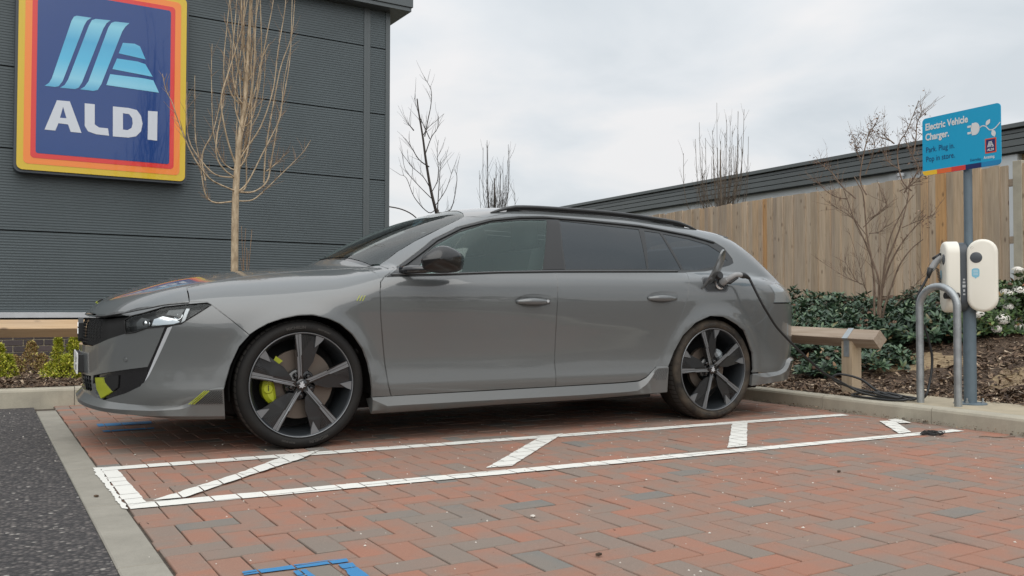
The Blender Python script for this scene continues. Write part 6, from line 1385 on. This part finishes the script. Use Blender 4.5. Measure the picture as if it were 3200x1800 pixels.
MB().tube([W2(p) for p in smooth_path([e0+Vector((.006,-.008,.03)),e1,e2,e3],4)],[.021]*4+[.022]*4+[.023]*5,14).build('plug_body',M['plug_grey'],cb,True)
MB().tube([W2(p) for p in (e2+Vector((-.012,.015,.018)),e3+Vector((.0,.0,.022)))],.013,10).build('plug_grip',M['rubber'],cb,True)
hp=[]; 
for i in range(90):
    u=i/89; c=Vector((4.235,-.625,1.03)).lerp(Vector((4.262,-.635,.90)),u); hp.append(W2(c+Vector((.010*math.cos(i*.9),.010*math.sin(i*.9),0))))
MB().tube(hp,.0022,5).build('retaining_cord',M['rubber'],cb,True)
MB().tube([Vector((-.02,.10,-.13)),Vector((.07,.13,-.13))],.022,14).build('cable_holder',M['rubber'],lc,True,50)
# floor drain / coiled wire lying on the paving near the hoop
wc=empty('wire_coil',(3.45,-1.165,.004)); tag(wc,'small dark coil of wire lying on the paving at the end of the white line','wire coil')
pts=[]; 
for i in range(150): a=i*.27; rr0=.040+.028*math.sin(i*.13)**2; pts.append((rr0*math.cos(a)*1.15,rr0*math.sin(a),.003+.016*(i/150)+.003*math.sin(i*.7)))
MB().tube(pts,.0022,4).build('wire',M['rubber'],wc,True)
# twigs and small dark debris on paving
def twig(x,y,a,L,nm='fallen_twig',lab=None):
    P=[(x+L*t*math.cos(a)+.01*math.sin(t*7+x*9),y+L*t*math.sin(a)+.008*math.cos(t*5),.006+.002*math.sin(t*9)) for t in np.linspace(0,1,7)]
    return tag(MB().tube(P,.003,5).build(nm,M['bark_brown'],None,True),lab,'twig','thin twigs on the paving')
twig(3.05,-1.98,-.55,.16,lab='thin dark twig lying on the red paving at the right'); twig(3.60,-1.36,-.5,.20,lab='thin twig against the foot of the right kerb')
# a few bigger pale/dark pebbles
for (x,y,c,lb) in ((.335,-1.90,'p','small pale pebble on a dark paver in the foreground'),(2.0,-1.77,'d','small dark crumb of soil on the middle of the paving'),(.27,-2.42,'d','dark pebble beside a joint at the bottom of the picture'),(-1.02,-.82,'d','small dark stone on the concrete edging beside the marking')):
    mb=MB(); bm=bmesh.new(); bmesh.ops.create_icosphere(bm,subdivisions=1,radius=.0095)
    for v in bm.verts: v.co=Vector((v.co.x*1.2,v.co.y*.9,v.co.z*.6))*rng.uniform(.8,1.15)
    mb.add([tuple(v.co) for v in bm.verts],[tuple(v.index for v in f.verts) for f in bm.faces]); bm.free(); tag(mb.build('pebble',M['grit'] if c=='p' else M['soil'],loc=(x,y,.006)),lb,'pebble')
# ------------------------------------------------------------------ plants
def leafmesh(L=.09,Wd=.034,fold=.25,droop=.25,n=4):
    V=[];F=[]
    for i in range(n+1):
        t=i/n; w=Wd*math.sin(math.pi*min(1,t*.93+.05))**.8; z=-droop*L*t*t; x=L*t
        V+= [(x,-w/2,z+fold*w/2),(x,0,z),(x,w/2,z+fold*w/2)]
    for i in range(n): F+=[(3*i,3*i+1,3*i+4,3*i+3),(3*i+1,3*i+2,3*i+5,3*i+4)]
    return np.array(V),F
def scatter(Vl,Fl,Ms):
    """Ms: list of 4x4 -> joined arrays"""
    n=len(Vl); H=np.concatenate([Vl,np.ones((n,1))],1); V=[];F=[]
    for i,m_ in enumerate(Ms): V.append((H@np.array(m_).T)[:,:3]); F+=[tuple(j+i*n for j in f) for f in Fl]
    return np.concatenate(V),F
LV0,LF0=leafmesh(); leaf_me=mesh('leaf',LV0,LF0,M['leaf_o'],True)
def whorl(c,dirv,k,sc,spread=.9):
    """k leaves radiating from c round direction dirv"""
    q=Vector(dirv).normalized().to_track_quat('Z','Y'); out=[]; a0=rng.uniform(0,6.28)
    for i in range(k):
        a=a0+i*2.4+rng.normal(0,.2); el=spread*rng.uniform(.55,1.25)
        d=q@Vector((math.cos(a)*math.sin(el),math.sin(a)*math.sin(el),math.cos(el)))
        x=d.normalized(); up=q@Vector((0,0,1)); y=up.cross(x); y=y.normalized() if y.length>1e-3 else Vector((0,1,0)); z=x.cross(y)
        s=sc*rng.uniform(.7,1.2); Mx=Matrix((x*s,y*s,z*s)).transposed().to_4x4(); Mx.translation=Vector(c)+x*.01; out.append(Mx)
    return out
def shrub(name,x,y,z,rx,ry,rz_,nw_,label,cat,mats,sc=1.,k=7,singles=0,stems=5,group=None,flowers=0,berries=0,leaf=(LV0,LF0),fil=None,stemm='bark_mid'):
    t=empty(name,(x,y,z)); tag(t,label,cat,group)
    Ms=[]; tips=[]
    for i in range(nw_):
        u=rng.uniform(0,2*math.pi); v=math.acos(rng.uniform(-.05,1)); rr_=rng.uniform(.72,1.02) if rng.random()<.8 else rng.uniform(.35,.75)
        lump=1+.16*math.sin(3*u+x*5)*math.sin(2.5*v+y*3)+.10*math.sin(7*u+1)
        d=Vector((math.sin(v)*math.cos(u),math.sin(v)*math.sin(u),math.cos(v))); c=(d.x*rx*rr_*lump,d.y*ry*rr_*lump,max(.02,d.z*rz_*rr_*lump))
        dd=Vector((d.x/rx,d.y/ry,d.z/rz_+.6/rz_)).normalized(); tips.append((c,dd)); Ms+=whorl(c,dd,k,sc)
    if singles:
        vd=np.array([-1.2-x,-4.65-y]); vd/=np.linalg.norm(vd)
        ks=sorted(range(len(Ms)),key=lambda i:-(Ms[i].translation.x*vd[0]+Ms[i].translation.y*vd[1]+Ms[i].translation.z*.6))[:singles]; kset=set(ks)
        for i in ks: link('leaf',leaf_me,t,M=Ms[i])
        Ms=[m_ for i,m_ in enumerate(Ms) if i not in kset]
    V,F=scatter(leaf[0],leaf[1],Ms); me=mesh('leaf',V,F,M[mats],True); nf=len(leaf[1]); rr2=np.repeat(rng.random(len(Ms)),nf); rnd_attr(me,rr2); tag(link('leaf',me,t),kind='stuff')
    mb=MB()
    for i in range(stems):
        c,d=tips[int(rng.integers(len(tips)))]; mb.tube(smooth_path([(rng.normal(0,.02),rng.normal(0,.02),-.03),(c[0]*.35,c[1]*.35,c[2]*.55),(c[0]*.9,c[1]*.9,c[2]*.95)],4),[.007]*3+[.005]*3+[.0035]*3,5)
    mb.build('stem',M[stemm],t,True)
    if flowers or berries:
        cand=sorted(tips,key=lambda q:-(q[0][2]*.8+q[0][0]*(-.62)+q[0][1]*(-.78)))
        for f in range(flowers+berries):
            c,d=cand[int(rng.integers(max(1,int(len(cand)*.45))))]; c=Vector(c)+d*.058; Vf=[];Ff=[]; rr_=rng.uniform(.042,.066) if f<flowers else .022
            for i in range(95 if f<flowers else 26):
                a=rng.uniform(0,6.28); b=math.acos(rng.uniform(.15,1)); e=Vector((math.sin(b)*math.cos(a),math.sin(b)*math.sin(a),math.cos(b)*.6)); q=d.to_track_quat('Z','Y'); p=c+q@(e*rr_); s=.0095
                n_=q@e; u_=n_.orthogonal().normalized()*s; w_=n_.cross(u_).normalized()*s; bb=len(Vf); Vf+=[tuple(p+u_),tuple(p+w_),tuple(p-u_),tuple(p-w_)]; Ff.append((bb,bb+1,bb+2,bb+3))
            me=mesh('flower_head' if f<flowers else 'bud_cluster',Vf,Ff,M['flower' if f<flowers else 'leaf_old']); rnd_attr(me,rng.random(len(Ff))); link(me.name.split('.')[0],me,t)
    return t
GRP='low evergreen shrubs on the bank'
sh=[(5.15,1.10,.36,.30,.20,'small dark evergreen shrub low on the bark right behind the wooden post',130,60),
    (5.3,2.35,.55,.60,.30,'wide dark evergreen shrub behind the rear of the car and the knee rail',260,40),
    (6.0,1.75,.62,.55,.36,'dark evergreen shrub around the foot of the bare multi stemmed shrub',250,40),
    (6.1,3.2,.65,.65,.38,'dark evergreen shrub beyond the rear lamp of the car',230,0),
    (6.9,2.6,.70,.6,.34,'evergreen shrub close to the fence left of the bare shrub',210,0),
    (6.3,1.0,.55,.5,.34,'dark evergreen shrub seen through the hoop, between its legs',260,50),
    (7.2,1.35,.8,.7,.34,'evergreen shrub close to the fence right of the bare shrub',220,0),
    (5.9,1.38,.36,.34,.26,'dark evergreen shrub low on the bark just left of the galvanised hoop',170,50),
    (5.35,.72,.30,.26,.17,'very small evergreen plant on the bark beside the end of the knee rail',60,30),
    (6.1,4.4,.6,.6,.36,'evergreen shrub furthest left on the bank, hidden mostly by the car',150,0),
    (7.3,3.9,.7,.65,.34,'evergreen shrub by the fence behind the tailgate',140,0)]
for i,(x,y,rx,ry,rz_,lab,nw_,sing) in enumerate(sh):
    shrub('evergreen_shrub',x,y,bank_z(x,y)-.03,rx,ry,rz_,int(nw_*1.9),lab,'shrub','leaf',.78,7,sing,6,GRP,0,6 if i<8 else 0)
# flowering shrubs at the right edge
LVs,LFs=leafmesh(.055,.024,.2,.15,3)
shrub('flowering_shrub',6.72,.50,bank_z(6.72,.5)-.02,.50,.42,.50,620,'flowering evergreen shrub with white flower heads right of the charging post','shrub','leaf_v',1.0,7,0,14,None,26,2,(LVs,LFs))
shrub('flowering_shrub',7.3,.25,bank_z(7.3,.25)-.02,.55,.5,.62,480,'taller flowering shrub cut by the right edge of the picture','shrub','leaf_v',1.0,7,0,12,None,10,2,(LVs,LFs))
shrub('leafy_shrub',6.42,.70,bank_z(6.42,.7)-.02,.24,.22,.34,170,'bright green leafy plant just right of the charging post foot','shrub','leaf_v',1.1,6,0,8,None,2,0,(LVs,LFs))
# yellow-green small conifers / euonymus in the left bed: upright spires
def spire_bush(x,y,z,spires,label,m_,cat='shrub',sc=.022):
    t=empty('golden_shrub' if m_=='leaf_y' else 'dry_shrub',(x,y,z)); tag(t,label,cat); Vl,Fl=leafmesh(sc,sc*.55,.3,.1,2); Ms=[]; mb=MB()
    for (dx,dy,h,r) in spires:
        n=int(h*r*21000*(1 if m_=='leaf_y' else .55))
        for i in range(n):
            u=rng.random()**.8; a=rng.uniform(0,6.28); rr_=r*(1-u*.86)*rng.uniform(.55,1.08)*(1+.25*math.sin(a*3+u*9)); c=(dx+rr_*math.cos(a),dy+rr_*math.sin(a),.02+u*h); Ms+=whorl(c,(math.cos(a)*.7,math.sin(a)*.7,.9),3,1.,.7)
        mb.tube([(dx*.3,dy*.3,-.02),(dx,dy,h*.5),(dx,dy,h)],[.006,.004,.002],5)
    V,F=scatter(Vl,Fl,Ms); me=mesh('foliage',V,F,M[m_]); rnd_attr(me,np.repeat(rng.random(len(Ms)),len(Fl))); tag(link('foliage',me,t),kind='stuff'); mb.build('stem',M['bark_mid'],t,True); return t
spire_bush(-1.66,4.35,.10,[(0,0,.36,.15),(.09,-.05,.30,.10),(-.12,.05,.42,.13),(.17,.02,.20,.07)],'golden green bushy shrub cut by the left edge of the picture','leaf_y')
spire_bush(-1.33,4.9,.10,[(0,0,.30,.11),(-.13,.0,.17,.08),(.10,.02,.18,.08)],'dry brown shrub between the two golden shrubs in front of the bricks','leaf_b')
spire_bush(-1.02,4.15,.10,[(-.09,0,.36,.07),(.04,.03,.40,.10),(.13,-.03,.30,.11),(-.02,-.08,.20,.12),(-.16,.02,.12,.08)],'golden green shrub with upright spikes beside the car nose','leaf_y')
# --- bare trees
def twigs_along(mb,P,n,L,r,up=.6,seed=0,n2=0):
    P=[Vector(p) for p in P]
    for i in range(n):
        u=rng.uniform(.18,.98)*(len(P)-1); k=int(u); f=u-k; p=P[k].lerp(P[min(k+1,len(P)-1)],f); t=(P[min(k+1,len(P)-1)]-P[k]).normalized()
        side=Vector(rng.normal(size=3)); side=(side-t*side.dot(t)).normalized(); d=(t*rng.uniform(.2,.9)+side*rng.uniform(.5,1.)+Vector((0,0,up))).normalized(); l=L*rng.uniform(.3,1.2)
        q=[p,p+d*l*.5+Vector((0,0,l*.04)),p+d*l+Vector((0,0,l*.2*up))+Vector(rng.normal(size=3))*l*.06]; mb.tube(q,[r,r*.75,r*.4],4,False)
        if n2: twigs_along(mb,q,n2,L*.4,r*.6,up)
def bare_tree(name,loc,label,data,m_trunk,m_twig,rt,rb,tw,L,rtw,depth=.28,group=None,pitch=None,tr=None):
    t=empty(name,loc); tag(t,label,'tree',group); lx,ly,lz=loc
    tk=data['t']; T=[(x-lx,0,z-lz) for x,z in tk]; T=[(T[0][0],0,-.1)]+T if T[0][2]>.3 else T
    n=len(T); MB().tube(smooth_path(T,4),list(np.interp(np.linspace(0,1,4*(n-1)+1),[0,.35,1],[rt,rt*.8,rt*.32])),10).build('trunk',M[m_trunk],t,True)
    TW=MB()
    for j,(k,pts) in enumerate([q for q in data.items() if q[0]!='t']):
        s_=rng.uniform(-1,1)
        def off(x): 
            tx=np.interp(0,[0,1],[T[-1][0]]*2); return s_*depth*min(1,abs(x-lx)*2.2)
        Q=[(x-lx,off(x),z-lz) for x,z in pts]; Q=smooth_path(Q,4); nn=len(Q); br=MB().tube(Q,list(np.linspace(rb*rng.uniform(.8,1.15),rb*.30,nn)),6,False)
        br.build('branch',M[m_trunk],t,True)
        twigs_along(TW,Q,tw,L,rtw)
    tag(TW.build('twig',M[m_twig],t,True),kind='stuff')
    return t
D1={k[2:]:v for k,v in B2.items() if k.startswith('T_')}; D1['t']=D1['t']+[(.70,4.9)]
D1['b11']+=[(D1['b11'][-1][0]+.03,D1['b11'][-1][1]+.35),(D1['b11'][-1][0]+.10,D1['b11'][-1][1]+.75)]; D1['b14']+=[(D1['b14'][-1][0]+.05,D1['b14'][-1][1]+.3),(D1['b14'][-1][0]+.07,D1['b14'][-1][1]+.7)]
for k in ('b3','b5','b6','b8','b9','b13','b16','b7'):
    a,b=D1[k][-2],D1[k][-1]; e=(b[0]+(b[0]-a[0])*.8,b[1]+.55); D1[k]=D1[k]+[e]
for k in range(18):
    a=rng.uniform(-1,1); z0=rng.uniform(2.2,3.5); x0=.56+(z0-1.9)*.06; xe=x0+a*rng.uniform(.12,.38); h=rng.uniform(.6,1.9)
    D1['x%d'%k]=[(x0,z0),(x0+(xe-x0)*.6,z0+h*.10),(xe*.95+x0*.05,z0+h*.4),(xe+rng.normal(0,.05),z0+h),(xe+rng.normal(0,.08),z0+h*1.35)]
tr1=bare_tree('bare_tree',(.56,5.0,.1),'young bare tree with pale trunk in front of the grey store wall',D1,'bark_pale','twig_red',.040,.0095,22,.18,.0025,.35)
mb=MB()
for i in range(7):
    x=.02+rng.uniform(.02,.12); mb.tube(smooth_path([(0,.0,0),(x*.6,.02,.4),(x,.03,.9),(x+rng.normal(0,.03),.0,1.05+rng.uniform(.1,.5))],3),[.003]*10,4,False)
mb.build('basal_shoot',M['twig_red'],tr1,True)
D2_={k[2:]:v for k,v in B2.items() if k.startswith('B_')}
bt=bare_tree('bare_tree',(6.25,13.,.1),'tall dark bare tree against the sky between store and car roof',D2_,'bark_dark','bark_dark',.040,.0125,8,.42,.0042,.5)
def broom(name,loc,label,H,z0,Wd,n,tall,m_='bark_dark',rtk=.05):
    t=empty(name,loc); tag(t,label,'tree'); TW=MB(); MB().tube([(0,0,-.1),(.01,0,z0),(0,0,H*.8)],[rtk,rtk*.7,rtk*.2],8).build('trunk',M[m_],t,True)
    for i in range(n):
        a=rng.uniform(0,6.28); zb=z0*.75+rng.random()*(H-z0)*.35; r=Wd*rng.uniform(.25,1)*(.5+.5*math.sin(math.pi*min(1,(zb-z0*.7)/(H-z0)+.4))); top=zb+(H-zb)*rng.uniform(.35,.75)*(1 if i>tall else 1.25)
        if i<=tall: top=min(H,zb+(H-zb)*rng.uniform(.7,1.0)); r*=.75
        x,y=r*math.cos(a),r*math.sin(a); Q=smooth_path([(0,0,zb),(x*.55,y*.55,zb+(top-zb)*.12),(x*.92,y*.92,zb+(top-zb)*.45),(x*rng.uniform(.9,1.1),y,top)],4)
        mb=MB().tube(Q,list(np.linspace(.010,.004,len(Q))),4,False); twigs_along(TW,Q,12 if i>tall else 5,.32,.0036,.9); mb.build('branch',M[m_],t,True)
    tag(TW.build('twig',M[m_],t,True),kind='stuff')
    return t
broom('bare_tree',(7.63,13.,.1),'small bare upright tree just above the front of the roof rail',4.5,2.9,.62,26,7)
broom('bare_tree',(11.95,10.45,.1),'bare upright tree behind the fence against the grey roof fascia',5.25,2.7,.85,46,9,'bark_mid')
tag(MB().tube(smooth_path([(5.1,13,2.92),(5.45,13,2.87),(5.75,13,2.72),(6.0,13,2.4)],4),.014,5).build('overhanging_twig',M['bark_dark'],None,True),'thin bare twig bending down beside the store corner','twig')
# multi stem bare shrub with withered leaf clusters
ms=empty('bare_shrub',(6.12,1.45,bank_z(6.12,1.45)-.02)); tag(ms,'tall bare multi stemmed shrub with withered seed heads in front of the fence','shrub'); oz=ms.location
TWS=MB()
for k,v in B2.items():
    if not k.startswith('S_'): continue
    key=int(k[2:]); Q=[Vector(p)-oz for p in v]; dd=rng.uniform(-.15,.15); Q=[q+Vector((.465,.885,0))*dd*min(1,max(0,(q.z-.3)/1.)) for q in Q]
    if key in (1,2,3,4,5,6): Q=[Vector((Q[0].x*.5,Q[0].y*.5,-.05))]+Q
    Q=smooth_path(Q,4); r0=.0135 if key in (1,2,3,4,5,6) else (.0085 if key<15 else .0055); mb=MB().tube(Q,list(np.linspace(r0,r0*.3,len(Q))),6,False); mb.build('stem',M['bark_brown'],ms,True)
    twigs_along(TWS,Q,14 if key>6 else 8,.20,.0024,.5,n2=2)
    if key in (7,8,9,10,11,12,13,14,15,16,26,27,4,22):
        Vl,Fl=leafmesh(.026,.010,.4,.2,2); Ms=[]
        for q in range(90 if key in (7,8,13,15,16,11) else 36):
            i=int(len(Q)*rng.uniform(.45,1)); i=min(i,len(Q)-1); c=Q[i]+Vector(rng.normal(0,.035,3)); Ms+=whorl(c,(rng.normal(),rng.normal(),rng.uniform(-.6,1.)),1,rng.uniform(.6,1.2),.6)
        V,F=scatter(Vl,Fl,Ms); me=mesh('withered_leaf',V,F,M['leaf_old']); rnd_attr(me,np.repeat(rng.random(len(Ms)),len(Fl))); tag(link('withered_leaf',me,ms),kind='stuff')
tag(TWS.build('twig',M['bark_brown'],ms,True),kind='stuff')
# thin twig bush behind the car's tail
tb_=empty('twiggy_plant',(6.0,3.3,bank_z(6,3.3))); tag(tb_,'thin reddish twigs rising behind the sloping tail of the car','shrub')
mb=MB()
for (a,b) in (((0,0,0),(.12,-.15,.95)),((0,0,0),(.05,-.05,.62)),((.02,.02,0),(.3,-.32,.78))):
    Q=smooth_path([a,((a[0]+b[0])*.4,(a[1]+b[1])*.4,b[2]*.5),b],5); mb.tube(Q,list(np.linspace(.007,.003,len(Q))),5,False); twigs_along(mb,Q,6,.12,.002)
mb.build('stem',M['twig_red'],tb_,True)
